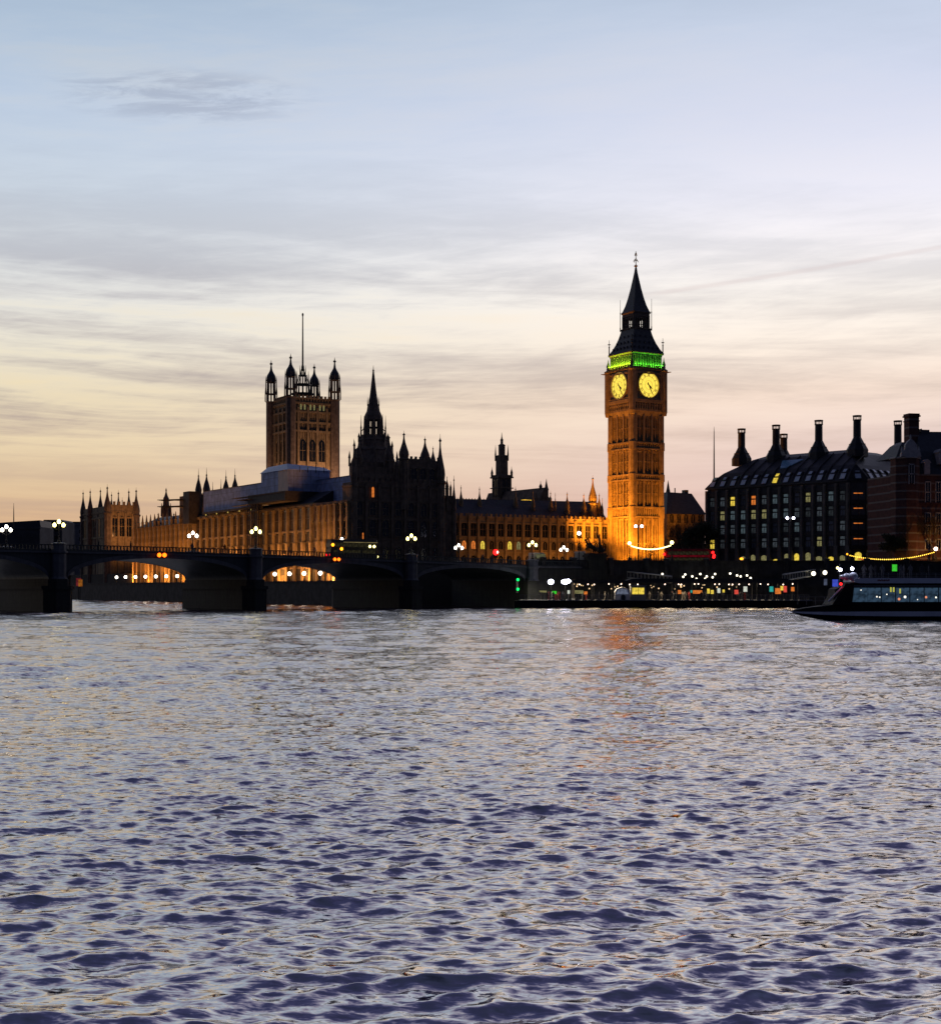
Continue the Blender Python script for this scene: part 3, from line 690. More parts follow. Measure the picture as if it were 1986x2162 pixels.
for i, (t, lb) in enumerate(near):
    x, y = bpt(t, -.55); z = btop(max(t,0))+.2
    if i == 0: lamp_y.location = (x,y,z); lamp_y.rotation_euler = (0,0,R(BR-25)); lamp_y['label'] = lb; lamp_y['group'] = 'three-globe lamps along the bridge'
    else: dup(lamp_y, (x,y,z), BR-30, lb, 'three-globe lamps along the bridge')
for i, (t, lb) in enumerate(far_):
    x, y = bpt(t, BW+.55); z = btop(max(t,0))+.2
    if i == 0: lamp_w.location = (x,y,z); lamp_w.rotation_euler = (0,0,R(BR-25)); lamp_w['label'] = lb; lamp_w['group'] = 'three-globe lamps along the bridge'
    else: dup(lamp_w, (x,y,z), BR-30, lb, 'three-globe lamps along the bridge')

# paired navigation lights hung at the crown of the arches, and pier signals
def nav_light(label, loc, mat, gap, r, vertical=False, cat='navigation light', group=None):
    T = thing('navigation_light', label, cat, loc, BR, group)
    b = MB()
    if vertical: b.tube((0,.1,-1.6), (0,.1,.5), .06); b.box(-.25,.25,.05,.2,-1.7,.6)
    else: b.box(-gap-.4,gap+.4,.05,.25,-.5,.5)
    part('bracket', b, M['iron'], T, local=True)
    g = MB().ball((0,0,0), r, 10, 6).mesh('lamp_lens', mat)
    for k in (-1,1): place('lamp_lens', g, T, (0,-.15,k*gap) if vertical else (k*gap,-.15,0), dz=0)
x,y = bpt(85,-.6); nav_light('twin orange navigation lights hung over the arch with the seven terrace lamps', (x,y,PZ(1172,y)), G['lamp_orange'], .5, .38, group='orange arch lights')
x,y = bpt(48.5,-.6); nav_light('twin orange navigation lights hung over the arch with the four terrace lamps', (x,y,PZ(1181,y)), G['lamp_orange'], .45, .3, group='orange arch lights')
Y = 314.; nav_light('pair of green signal lamps one above the other at the end of the floating pier', (PX(1092,Y), Y, PZ(1234,Y)), G['lamp_green'], 1.0, .3, True, 'signal lamp')
x,y = bpt(100.4,-1.2); T = thing('river_sign', 'small dull amber and red lit river signs beside the tall post under the bridge', 'sign', (x,y,PZ(1231,y)), BR)
b = MB().box(-.35,.35,-.05,.1,-.6,.6).mesh('sign_panel', glow('dull_amber_panel', (150,88,30), .9, var=.5)); place('sign_panel', b, T, (0,0,0), dz=0)
b2 = MB().box(-.45,.45,-.05,.1,-.7,.7).mesh('sign_panel', glow('dull_red_panel', (120,40,46), .7, var=.5)); place('sign_panel', b2, T, (2.4,7.,.2), dz=0)
b = MB().box(-.06,.06,.11,.2,-3,.5); b.box(2.34,2.46,7.11,7.2,-3,.5); part('sign_bracket', b, M['iron'], T, local=True)
Y = 262.; single('mooring_post', MB().lathe([(.26,-3),(.24,6.0),(.34,6.02),(.34,6.2),(.1,6.5)], 8), M['wood'], 'thin dark mooring post standing in the water under the bridge arch', 'post', (PX(146,Y), Y, 0))
x,y = 0,0
Y = 322.; T = thing('traffic_light', 'bright red light on a signal post beside the bridge parapet', 'traffic light', (PX(1045,Y), Y, btop(8)-1.1), BR)
b = MB().lathe([(.1,0),(.1,3.0)], 6); part('signal_post', b, M['iron'], T, local=True)
b = MB().box(-.45,.45,-.1,.25,1.6,3.4); b.box(-.6,.6,-.1,-.06,1.5,3.5); part('signal_head', b, M['iron'], T, local=True)
place('red_lens', MB().ball((0,0,0), .62, 14, 8).mesh('red_lens', G['lamp_red']), T, (0,-.22,PZ(1166,Y)-T.location.z), dz=0)
place('lamp_core', MB().ball((0,0,0), .30, 10, 6).mesh('lamp_core', glow('hot_red_core', (255,190,170), 8)), T, (.05,-.62,PZ(1166,Y)-T.location.z), dz=0)

# ------------------------------------------------------------------ palace: square flag tower
def make_flag_tower():
    Y = 640.; T = thing('flag_tower', 'massive square tower with four domed corner turrets and a tall flagstaff', 'tower', (PX(639, Y), Y, GZ), TH)
    z = lambda py: PZ(py, Y); h = 10.2
    b = MB().box(-h+.6,h-.6,-h+.6,h-.6,GZ,z(848)); face = MB()
    for x in (-6.6,-2.2,2.2,6.6): face.box(x-.5,x+.5,-h-.15,-h+.6,GZ,z(866))
    for x in (-7.7,-4.4,-5.5,-3.3,-1.1,0,1.1,3.3,4.4,5.5,7.7): face.box(x-.13,x+.13,-h+.25,-h+.6,z(932),z(916)); face.box(x-.13,x+.13,-h+.25,-h+.6,z(896),z(876))
    for q in (915, 897, 875, 857): face.box(-h+1,h-1,-h-.1,-h+.6,z(q)-.45,z(q)+.35)
    for i in range(14): x = -8.6+i*1.32; face.box(x-.3,x+.3,-h+.1,-h+.6,z(856),z(848))
    battlement(face,-8.6,8.6,-h+.1,z(848),1.7,.9,1.0,.5)
    for k in range(4): b.turned(k, face)
    part('tower_body', b, M['stone'], T)
    tz = lambda py: z(py)
    tb = MB().lathe([(2.15,0),(2.15,z(848)-GZ),(2.4,z(847.5)-GZ),(2.4,z(846)-GZ)], 8, rot=R(22.5))
    for (lo, hi, r) in ((846,831,1.75), (829,806,1.5)):
        for i in range(8): a = R(22.5)+i*math.pi/4; tb.lathe([(.34,z(lo)-GZ),(.34,z(hi)-GZ)], 5, r*math.cos(a), r*math.sin(a))
        tb.lathe([(r+.5,z(hi)-GZ),(r+.75,z(hi-.8)-GZ),(r+.3,z(hi-2)-GZ)], 8, rot=R(22.5))
        for i in range(8): a = R(22.5)+i*math.pi/4; tb.lathe([(.28,z(lo)-GZ),(.22,z(hi)-GZ+1.),(.03,z(hi)-GZ+3.0)], 4, (r+.75)*math.cos(a), (r+.75)*math.sin(a))
    tb = tb.mesh('corner_turret', M['stone_dim'])
    dome = MB().lathe([(1.75,z(805)-GZ),(2.05,z(802)-GZ),(2.0,z(795)-GZ),(1.75,z(790)-GZ),(1.0,z(784)-GZ),(.55,z(779)-GZ),(.35,z(772)-GZ),(.28,z(768)-GZ),(.62,z(766.5)-GZ),(.62,z(764.5)-GZ),(.2,z(763)-GZ),(.05,z(757)-GZ)], 8, rot=R(22.5)).mesh('turret_dome', M['lead'])
    for sx in (-1,1):
        for sy in (-1,1):
            t = place('corner_turret', tb, T, (sx*h, sy*h, GZ)); place('turret_dome', dome, t, (0,0,0), dz=0)
    c = MB()
    for lvl, (py0, py1, r0, r1) in enumerate(((848,832,5.4,5.0), (832,812,4.2,3.2), (812,793,2.6,1.5), (793,781,1.3,.5))):
        for i in range(8): a = math.pi*i/4+R(22.5); c.tube((r0*math.cos(a), r0*math.sin(a), z(py0)), (r1*math.cos(a), r1*math.sin(a), z(py1)), .3-.05*lvl, n=5)
        c.lathe([(r1+.35,z(py1)-.25),(r1+.35,z(py1)+.25),(r1-.3,z(py1)+.3)], 8, rot=R(22.5))
        for i in range(8): a = math.pi*i/4; c.lathe([(.2,z(py0)),(.16,z(py1)),(.03,z(py1)+2)], 4, r0*math.cos(a), r0*math.sin(a))
    part('lantern_crown', c, M['iron'], T)
    fs = MB().lathe([(.42,z(783)),(.34,z(730)),(.24,z(668)),(.42,z(665)),(.42,z(662.5)),(.05,z(660))], 8)
    part('flagstaff', fs, M['iron'], T)
    w1 = gothic_window(3.0, z(932)-z(978), M['glass'], M['stone'], 2); w2 = gothic_window(1.0, z(876)-z(893), M['glass'], M['stone'], 2, frame=.1, tr=False)
    w3 = gothic_window(.8, 2.4, G['win_pale'], M['stone'], 1, frame=.1, tr=False)
    for x in (-4.4,0,4.4):
        place('window', w1, T, (x,-h+.6,z(978))); place('window', w1, T, (-h+.6,x,z(978)), R(-90))
        for d in (-1.1,1.1):
            place('window', w2, T, (x+d*.9,-h+.55,z(914))); place('window', w2, T, (-h+.55,x+d*.9,z(914)), R(-90))
            place('window', w3, T, (x+d*.8,-h+.55,z(871)))
    c, s = math.cos(R(TH)), math.sin(R(TH))
    for (x, y, e) in ((4,-25,1.),(-25,0,.45)):
        lamp('flag_tower_floodlight', 'SPOT', (T.location.x+x*c-y*s, T.location.y+x*s+y*c, 38), 36000*e, (1,.53,.29), aim=(T.location.x, T.location.y, 64), spot_size=R(110), spot_blend=.7, shadow_soft_size=.4)
make_flag_tower()

# ------------------------------------------------------------------ palace: central spire
def make_spire_tower():
    Y = 520.; T = thing('spire_tower', 'dark octagonal lantern tower with a needle spire rising behind the turreted block', 'tower', (PX(788, Y), Y, GZ), TH)
    z = lambda py: PZ(py, Y); m = 1/(F/Y)
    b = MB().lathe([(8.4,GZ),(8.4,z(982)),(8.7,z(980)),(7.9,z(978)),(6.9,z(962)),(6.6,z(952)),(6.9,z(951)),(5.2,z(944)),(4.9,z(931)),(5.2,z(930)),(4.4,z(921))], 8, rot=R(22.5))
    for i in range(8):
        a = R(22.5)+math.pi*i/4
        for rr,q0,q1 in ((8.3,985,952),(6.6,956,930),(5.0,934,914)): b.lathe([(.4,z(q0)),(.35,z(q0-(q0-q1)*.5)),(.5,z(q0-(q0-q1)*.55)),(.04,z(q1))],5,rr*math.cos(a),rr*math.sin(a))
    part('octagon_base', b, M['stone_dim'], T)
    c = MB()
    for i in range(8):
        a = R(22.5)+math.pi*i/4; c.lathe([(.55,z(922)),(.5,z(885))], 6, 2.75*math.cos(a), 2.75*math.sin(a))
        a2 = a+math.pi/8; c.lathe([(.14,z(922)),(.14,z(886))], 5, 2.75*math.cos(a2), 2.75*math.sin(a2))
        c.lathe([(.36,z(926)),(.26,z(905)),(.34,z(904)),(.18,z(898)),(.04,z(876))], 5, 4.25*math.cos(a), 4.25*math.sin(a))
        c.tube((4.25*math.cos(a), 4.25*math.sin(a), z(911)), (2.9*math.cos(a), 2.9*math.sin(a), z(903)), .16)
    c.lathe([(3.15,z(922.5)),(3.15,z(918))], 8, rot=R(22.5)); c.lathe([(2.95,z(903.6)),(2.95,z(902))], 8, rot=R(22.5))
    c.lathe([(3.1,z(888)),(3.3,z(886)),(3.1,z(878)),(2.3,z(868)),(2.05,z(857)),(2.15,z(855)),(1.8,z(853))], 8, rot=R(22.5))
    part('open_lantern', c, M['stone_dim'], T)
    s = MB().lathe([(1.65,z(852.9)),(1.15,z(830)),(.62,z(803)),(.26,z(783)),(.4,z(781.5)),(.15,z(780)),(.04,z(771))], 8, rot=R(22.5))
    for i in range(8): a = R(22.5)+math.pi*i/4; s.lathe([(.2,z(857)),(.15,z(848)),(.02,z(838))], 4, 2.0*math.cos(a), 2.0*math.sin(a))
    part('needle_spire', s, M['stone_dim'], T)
make_spire_tower()

# ------------------------------------------------------------------ palace: north-east turreted block
def turret_at(T, px, tip, s, r, base_z, zs_frac=.45, origin=(0,0), mat='stone_dim'):
    """turret on the thing T (origin in palace coordinates) seen at column px, on the line s"""
    t = t_at(px, s); p = Vector(pal(t, s)); zt = PZ(tip, p.y)
    me = turret_mesh(r, base_z, zt, base_z+(zt-base_z)*zs_frac, mat)
    return place('turret', me, T, (t-origin[0], s-origin[1], base_z))
def make_ne_block():
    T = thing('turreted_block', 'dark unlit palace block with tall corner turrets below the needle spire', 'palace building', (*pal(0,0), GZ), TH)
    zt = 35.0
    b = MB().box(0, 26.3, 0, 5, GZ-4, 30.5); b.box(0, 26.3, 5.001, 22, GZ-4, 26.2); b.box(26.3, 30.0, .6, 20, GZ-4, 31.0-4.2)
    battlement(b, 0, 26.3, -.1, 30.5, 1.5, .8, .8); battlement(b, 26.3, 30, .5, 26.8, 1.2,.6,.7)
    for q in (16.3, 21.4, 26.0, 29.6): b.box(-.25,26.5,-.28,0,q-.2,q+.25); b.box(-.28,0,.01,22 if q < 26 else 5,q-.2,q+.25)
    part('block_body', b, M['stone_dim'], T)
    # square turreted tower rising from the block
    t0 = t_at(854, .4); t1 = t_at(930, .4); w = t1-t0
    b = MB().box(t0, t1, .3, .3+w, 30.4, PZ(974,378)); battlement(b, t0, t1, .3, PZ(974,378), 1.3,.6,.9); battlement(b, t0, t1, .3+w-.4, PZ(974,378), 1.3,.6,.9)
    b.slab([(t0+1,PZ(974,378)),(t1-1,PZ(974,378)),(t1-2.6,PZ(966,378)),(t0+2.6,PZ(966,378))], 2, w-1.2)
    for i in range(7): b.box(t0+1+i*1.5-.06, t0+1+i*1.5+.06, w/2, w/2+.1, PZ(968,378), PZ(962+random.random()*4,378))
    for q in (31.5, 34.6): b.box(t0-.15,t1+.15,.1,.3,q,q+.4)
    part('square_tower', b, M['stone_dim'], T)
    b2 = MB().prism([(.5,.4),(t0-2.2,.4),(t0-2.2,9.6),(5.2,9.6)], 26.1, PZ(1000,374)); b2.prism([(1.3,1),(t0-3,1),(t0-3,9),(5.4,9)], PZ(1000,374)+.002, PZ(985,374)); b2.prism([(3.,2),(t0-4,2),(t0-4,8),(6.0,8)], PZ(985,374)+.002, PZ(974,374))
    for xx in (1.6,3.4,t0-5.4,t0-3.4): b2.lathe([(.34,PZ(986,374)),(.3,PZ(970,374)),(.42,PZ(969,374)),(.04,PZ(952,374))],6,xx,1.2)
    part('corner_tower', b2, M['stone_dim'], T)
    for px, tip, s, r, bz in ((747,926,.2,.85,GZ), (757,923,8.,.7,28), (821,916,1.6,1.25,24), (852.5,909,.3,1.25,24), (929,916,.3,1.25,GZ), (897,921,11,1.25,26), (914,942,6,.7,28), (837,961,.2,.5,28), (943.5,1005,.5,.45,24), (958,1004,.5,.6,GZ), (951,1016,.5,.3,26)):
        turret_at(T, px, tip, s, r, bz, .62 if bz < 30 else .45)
    win = gothic_window(1.9, 4.0, M['glass'], M['stone_dim'], 2); win2 = gothic_window(1.6, 3.2, M['glass'], M['stone_dim'], 2)
    for i in range(7):
        for (q, me) in ((11.2,win2), (17.2,win), (22.4,win2)): place('window', me, T, (2.2+i*3.65, -.02, q))
    for x in (t0+2.6, (t0+t1)/2, t1-2.6): place('window', win2, T, (x, .28, 31.9-.4))
    for y in (3, 7.4, 11.8, 16.2, 20.): 
        for (q, me) in ((11.2,win2), (17.2,win), (22.4,win2)): place('window', me, T, (-.02, y, q), R(-90))
    lit = gothic_window(.75, 2.6, G['win_orange'], M['stone_dim'], 1, frame=.12, tr=False)
    for px, py in ((786,1050),):
        t = t_at(px,-.1); p = pal(t,-.1); place('lit_window', lit, T, (t,-.32,PZ(py,p[1])))
    lit2 = gothic_window(.4, 1.6, G['win_orange'], M['stone_dim'], 1, frame=.08, tr=False)
    t = t_at(765,-.1); p = pal(t,-.1); place('lit_window', lit2, T, (t,-.32,PZ(1138,p[1])))
    for i in range(8): b = MB().box(-.35,.35,-.7,0,0,21)
    bm = buttress_mesh(.7,.55,21.,'stone_dim')
    for i in range(8): place('buttress', bm, T, (.35+i*3.66, 0, GZ))
make_ne_block()

# ------------------------------------------------------------------ palace: north wing, running to the clock tower
def make_north_wing():
    t0, t1 = 30.2, 85.6
    T = thing('north_wing', 'long palace wing with a tiled roof, glowing windows and small turrets beside the clock tower', 'palace building', (*pal(t0,9), GZ), TH)
    L = t1-t0; zp = 22.9
    b = MB().box(0, L, 0, 14, GZ-.5, zp)
    for q in (13.9, 17.9, 21.7): b.box(0, L, -.22, 0, q-.2, q+.2)
    battlement(b, 0, L, -.1, zp, 1.5, .7, .7); part('wall', b, M['stone'], T)
    r = MB().slab([(0,0),(1,0),(1,1),(0,1)], 0, 0.1); r = MB()
    r.loft([[(0,.6,zp+.3),(0,13.4,zp+.3),(0,7,PZ(1052,400))], [(L,.6,zp+.3),(L,13.4,zp+.3),(L,7,PZ(1064,428)+.6)]])
    for i in range(60): x = .5+i*L/60; r.box(x-.1,x+.1,6.95,7.05,PZ(1054,400),PZ(1051,400)+.3)
    part('roof', r, M['slate'], T)
    bm = buttress_mesh(.75,.7,13.6,'stone',1.6); wn = gothic_window(1.7,3.6,M['glass'],M['stone_dim'],2,.4,.08); wl = {k: gothic_window(1.35,2.2,G[k],M['stone'],2,tr=False) for k in ('win_orange','win_yellow','win_pale')}
    wd = gothic_window(1.35,2.3,M['glass'],M['stone'],2,tr=False)
    n = 19
    for i in range(n+1): place('buttress', bm, T, (.4+i*(L-.8)/n, 0, GZ))
    litp = {2:'win_orange',3:'win_orange',4:'win_yellow',7:'win_yellow',8:'win_pale'}
    for i in range(n):
        x = .4+(i+.5)*(L-.8)/n; place('window', wn, T, (x,-.01,18.1)); 
        px = CX+F*pal(t0+x,9)[0]/pal(t0+x,9)[1]
        k = None
        for q, kk in ((982,'win_orange'),(1001,'win_orange'),(1021,'win_yellow'),(1074,'win_yellow'),(1096,'win_pale')):
            if abs(px-q) < 8.6: k = kk
        if k: place('lit_window', wl[k], T, (x,-.01,14.6))
        else: place('window', wd, T, (x,-.01,14.6))
        place('window', wd, T, (x,-.01,10.6))
    for px, tip, s, rr in ((973,1024,5,.62),(1012,1027,5,.62),(1088,1027,5,.66),(1125,1034,4,.62),(1162,1036,4,.66),(1172,1040,4,.35),(1197,1038,3,.75),(1232,1041,3,.8),(1251,1003,3,1.2),(1264.5,1041,3,.75),(1271,1051,3,.4)):
        turret_at(T, px, tip, s+9, rr, 21.5, .42, (t0,9), 'stone')
    t = Vector(pal(t0,0))
    c, s_ = A, B
    for tt, e, z in ((76,.14,GZ+.5),(64,.22,GZ+.5),(50,.15,GZ+.5),(38,.06,GZ+.5)):
        p = pal(tt,0); q = pal(tt,9); lamp('wing_floodlight','SPOT',(p[0],p[1],z),9000*e,(1,.38,.06),aim=(q[0],q[1],17),spot_size=R(140),spot_blend=.6,shadow_soft_size=.3)
make_north_wing()

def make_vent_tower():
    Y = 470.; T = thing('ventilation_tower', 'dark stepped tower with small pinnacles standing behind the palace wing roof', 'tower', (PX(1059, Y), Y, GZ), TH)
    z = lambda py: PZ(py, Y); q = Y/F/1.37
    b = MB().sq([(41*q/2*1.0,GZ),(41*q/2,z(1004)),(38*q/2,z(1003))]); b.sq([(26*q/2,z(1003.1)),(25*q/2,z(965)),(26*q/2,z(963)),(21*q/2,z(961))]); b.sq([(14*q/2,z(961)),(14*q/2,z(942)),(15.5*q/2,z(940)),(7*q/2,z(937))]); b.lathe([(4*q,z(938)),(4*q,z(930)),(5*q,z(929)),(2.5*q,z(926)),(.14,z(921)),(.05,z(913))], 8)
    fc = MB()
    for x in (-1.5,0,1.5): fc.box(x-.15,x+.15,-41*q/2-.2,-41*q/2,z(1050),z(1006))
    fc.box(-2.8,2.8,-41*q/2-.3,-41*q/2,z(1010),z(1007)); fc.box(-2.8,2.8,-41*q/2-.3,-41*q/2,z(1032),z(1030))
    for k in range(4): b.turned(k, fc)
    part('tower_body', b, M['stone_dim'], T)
    pm = MB().lathe([(.42,0),(.42,z(1000)-z(1010)),(.5,z(999)-z(1010)),(.1,z(990)-z(1010)),(.03,z(985)-z(1010))],6).mesh('pinnacle', M['stone_dim'])
    pm2 = MB().lathe([(.28,0),(.28,2.),(.03,5)],5).mesh('pinnacle', M['stone_dim'])
    for sx in (-1,1):
        for sy in (-1,1): place('pinnacle', pm, T, (sx*41*q/2,sy*41*q/2,z(1010))); place('pinnacle', pm2, T, (sx*26*q/2,sy*26*q/2,z(973)))
    w = gothic_window(1.5,z(1012)-z(1046),M['glass'],M['stone_dim'],2)
    for x in (-.9,.9): place('window', w, T, (x,-41*q/2-.01,z(1046))); place('window', w, T, (-41*q/2-.01,x,z(1046)), R(-90))
    Y = 450.; T = thing('gabled_hall', 'steep dark gabled hall roof with a thin needle turret behind the wing', 'palace building', (PX(1141, Y), Y, GZ), TH)
    z = lambda py: PZ(py, Y); m = Y/F
    b = MB().slab([(-11*m,GZ),(13*m,GZ),(13*m,z(1062)),(10*m,z(1050)),(1*m,z(1031)),(0,z(1030)),(-9*m,z(1050)),(-11*m,z(1058))], -2, 30); part('hall_body', b, M['stone_dim'], T)
    part('ridge_finial', MB().lathe([(.55,z(1034)),(.5,z(1028)),(.6,z(1027)),(.12,z(1021)),(.04,z(1015))],6), M['stone_dim'], T)
    part('needle_turret', MB().lathe([(.75,z(1062)),(.7,z(1036)),(.85,z(1035)),(.5,z(1028)),(.2,z(1018)),(.04,z(1011))],6,7.5*m,-1.5), M['stone_dim'], T)
    for x,tip in ((-16,1040),(15,1048),(20,1046)): part('pinnacle', MB().lathe([(.5,z(1066)),(.45,z(1055)),(.55,z(1054)),(.05,z(tip))],6,x*m,-1), M['stone_dim'], T)
    Y = 436.; T = thing('roof_lantern', 'low roof lantern glowing yellow on the ridge beside the stepped tower', 'roof lantern', (PX(1111,Y),Y,PZ(1066,Y)), TH)
    b = MB().box(-2.2,2.2,-1,1,0,.9); part('lantern_base', b, M['lead'], T, local=True)
    part('lit_glazing', MB().slab([(-2.0,.9),(2.0,.9),(1.1,1.45),(-1.1,1.5)],-.9,.9), glow('glowing_rooflight',(255,200,70),1.3,var=.6), T, local=True)
make_vent_tower()

# ------------------------------------------------------------------ palace: floodlit river front under scaffolding
def make_river_front():
    T = thing('river_front', 'long floodlit palace river front of bright buttresses and dark windows under sheeted scaffolding', 'palace building', (*pal(0,.02), 5), TH)
    b = MB().box(0,18,22.1,108,4.5,26.5); b.box(0.01,18,0.2,22.0,26.3-20,29.9)
    b = MB().box(0,18,22.1,108,4.5,26.5)
    for q in (9.4,13.2,19.2,25.8): b.box(-.3,0,22.1,108,q-.22,q+.22)
    b.box(-.5,0,22.1,108,4.5,7.6)
    part('wall', b, M['stone'], T)
    n = 24; s0, s1 = -.0, 107.
    bm = buttress_mesh(1.2,.95,20.5,'stone'); wn = gothic_window(3.4,5.7,M['glass'],M['stone_dim'],4,.3,.1); wb = gothic_window(1.0,2.8,M['glass'],M['stone'],1,tr=False)
    ss = [22.6+i*5.0 for i in range(18)]
    for s in ss: place('buttress', bm, T, (0,s,5), R(-90))
    for a in ss[:-1]:
        c = a+2.5
        for q, me in ((8.3,wb),(13.5,wn),(19.6,wn)): place('window', me, T, (-.02,c,q), R(-90))
    # the part of the front below the dark corner block
    for s in [1.2+i*3.45 for i in range(6)]: place('buttress', bm, T, (-.03,s,5), R(-90))
    r = MB().slab([(0.2,26.5),(18,26.5),(9,31.5)], 23, 107); part('roof', r, M['slate'], T)
    for i in range(7):
        s = 8+i*16.2; p = pal(-2.4,s); q = pal(0,s)
        d = lamp('terrace_floodlight','AREA',(p[0],p[1],5.6),(4000 if s > 40 else 4600)*(1.25,.8,1.1,.7,1.3,.9,1.05)[i],(1,.40,.09),shape='RECTANGLE',size=15,size_y=.3)
        n_ = Vector((A.x*.75, A.y*.75, .80)); d.rotation_euler = (-n_).to_track_quat('Z','X').to_euler()
make_river_front()
def make_scaffolds():
    T = thing('scaffold_roof', 'long temporary roof of blue-grey sheeting over the floodlit river front', 'scaffold', (*pal(0,3), 26), TH)
    b = MB(); n = 34
    b.box(-1.6,13,48.7,94,27.1,33.4); b.slab([(-1.8,33.4),(13.2,33.4),(5.7,34.3)],48.6,94.2)
    bk = MB().box(6.2,24,8.5,46,26.25,33.2); bk.box(6.1,24.2,8.3,46,29.6,29.9); bk.slab([(5.9,33.2),(24.2,33.2),(15,34.2)],8.2,46); part('rear_sheeting', bk, M['sheet'], T)
    part('sheeting', b, M['sheet'], T)
    f = MB()
    for i in range(19): s = 48.9+i*2.47; f.tube((-1.72,s,26.6),(-1.72,s,27.3),.06,n=4)
    for q in (27.1,33.4): f.tube((-1.72,48.7,q),(-1.72,94,q),.07,n=4)
    f.box(-2.1,-1.6,48.7,94,26.5,27.05)
    part('scaffold_frame', f, M['scaffold'], T)
    for i in range(9):
        p = MB().ball((-2.0,6+i*4.4+50,26.2),.22,8,5); part('work_lamp', p, glow('dim_work_lamp',(190,160,80),.9), T) if i % 2 == 0 else None
    # tall sheeted box
    s0, s1, tw = 33.2, 51.5, 12.2
    T = thing('scaffold_tent', 'tall sheeted scaffold box with a pale corner strip standing on the river front', 'scaffold', (*pal(-2.2,s0), 26), TH)
    L = s1-s0; zb = 30.0; zt = 37.0
    b = MB().box(0,tw,0,L,zb,zt-1.2); part('sheeting', b, M['sheet'], T)
    r = MB().loft([[(-.3,-.3,zt-1.2),(tw+.3,-.3,zt-1.2),(tw+.3,L+.3,zt-1.2),(-.3,L+.3,zt-1.2)],[(-.3+1.,2.4,zt+.5),(tw-.6,2.4,zt-.1),(tw-.6,L-2,zt-.1),(1.2,L-2,zt+.5)]]); part('tent_roof', r, material('pale_blue_roof_sheeting',(.72,.80,.95),.5,var=.1), T)
    st = MB().box(-.06,-.02,.0,6.6,zb+.05,zt-1.3); part('pale_strip', st, M['sheet_pale'], T)
    f = MB()
    for q in (zb,): f.tube((-.08,-.06,q),(tw,-.06,q),.05,n=4); f.tube((-.1,0,q),(-.1,L,q),.05,n=4)
    for i in range(4): f.box(3.+i*2.4,3.15+i*2.4,-.5,-.42,zt-1.9,zt-.2)
    part('scaffold_frame', f, M['scaffold'], T)
    pl = MB().box(-1.5,tw+.3,-1.2,L+6,zb-2.7,zb-.02)
    for i in range(10): pl.tube((-3.5+random.random(),L+2+i*.9,zb-1.2),(1,L+2+i*.9,zb-1.2),.12,n=4)
    for q in (zb-.2,zb-2.4): pl.box(-1.9,0,0,L+17,q-.12,q)
    part('platform', pl, M['scaffold'], T)
    for i in range(12):
        pass
    leg = MB()
    for i in range(5):
        for x in (-1.6,-.4): leg.tube((x,L-1.+i*1.7,6),(x,L-1.+i*1.7,zb-2.7),.14,n=4)
    for q in range(8): leg.box(-1.7,-.3,L-1.2,L+6.,8+q*2.5,8.15+q*2.5)
    part('scaffold_stair', leg, M['scaffold'], T)
make_scaffolds()
def make_scaffold_tower():
    s = s_at(418,-1.); 
    T = thing('scaffolded_pavilion', 'dark palace pavilion with four domed turrets and scaffold beams jutting from its side', 'palace building', (*pal(0,98), 5), TH)
    Yp = pal(0,100)[1]
    b = MB().box(.2,16,10.2,25,5,PZ(1040,Yp)); part('pavilion_body', b, M['stone_dim'], T)
    for px,tip,ss,r in ((419,989,109,1.05),(436,987,99,1.15),(477,992,122,1.2),(496,989,112,1.2),(449,1017,100,.6),(466.5,1011,104,.6),(495,1020,104,.4),(430,1024,101,.5)):
        sx = ss; t = t_at(px, sx); p = pal(t, sx); zt = PZ(tip,p[1]); zb = 27
        b = MB().lathe([(r,zb),(r,zt-11 if r > 1 else zt-7)],8)
        if r > 1:
            for i in range(8): a = i*math.pi/4; b.lathe([(.2,zt-11),(.2,zt-8.2)],4,r*.8*math.cos(a),r*.8*math.sin(a))
            prof = [(r*1.15,zt-8.2),(r*1.15,zt-7.8),(r*.95,zt-7.6),(r*1.05,zt-6.6),(r*.7,zt-5),(r*.3,zt-3.6),(.16,zt-2.6),(.3,zt-2.4),(.1,zt-2),(.03,zt)]
        else: prof = [(r*1.2,zt-7),(r*.8,zt-6),(r*.3,zt-3),(.1,zt-2),(.03,zt)]
        b.lathe(prof,8)
        o = part('turret', b, M['stone_dim'], T); o.location.x = t; o.location.y = sx-98
    f = MB()
    for px0,px1,py0,py1 in ((371,412,1060,1052),(376,412,1074,1066)):
        Y = pal(-1,112)[1]
        for k in range(5):
            f.tube((-9-k*.4,13+k*.5,PZ(py0,Y)+.1*k),(2,13+k*.5,PZ(py1,Y)),.16,n=4)
        f.box(-6,1,12.6,15.5,PZ(py1,Y)-.8,PZ(py1,Y)-.6)
    for i in range(9): f.tube((-4+i*.6,12.5,22),(-4+i*.6,12.5,PZ(1052,pal(0,110)[1])),.07,n=4)
    f.box(-3,.6,8,13,24,34.)
    part('scaffold_beams', f, M['scaffold'], T)
make_scaffold_tower()
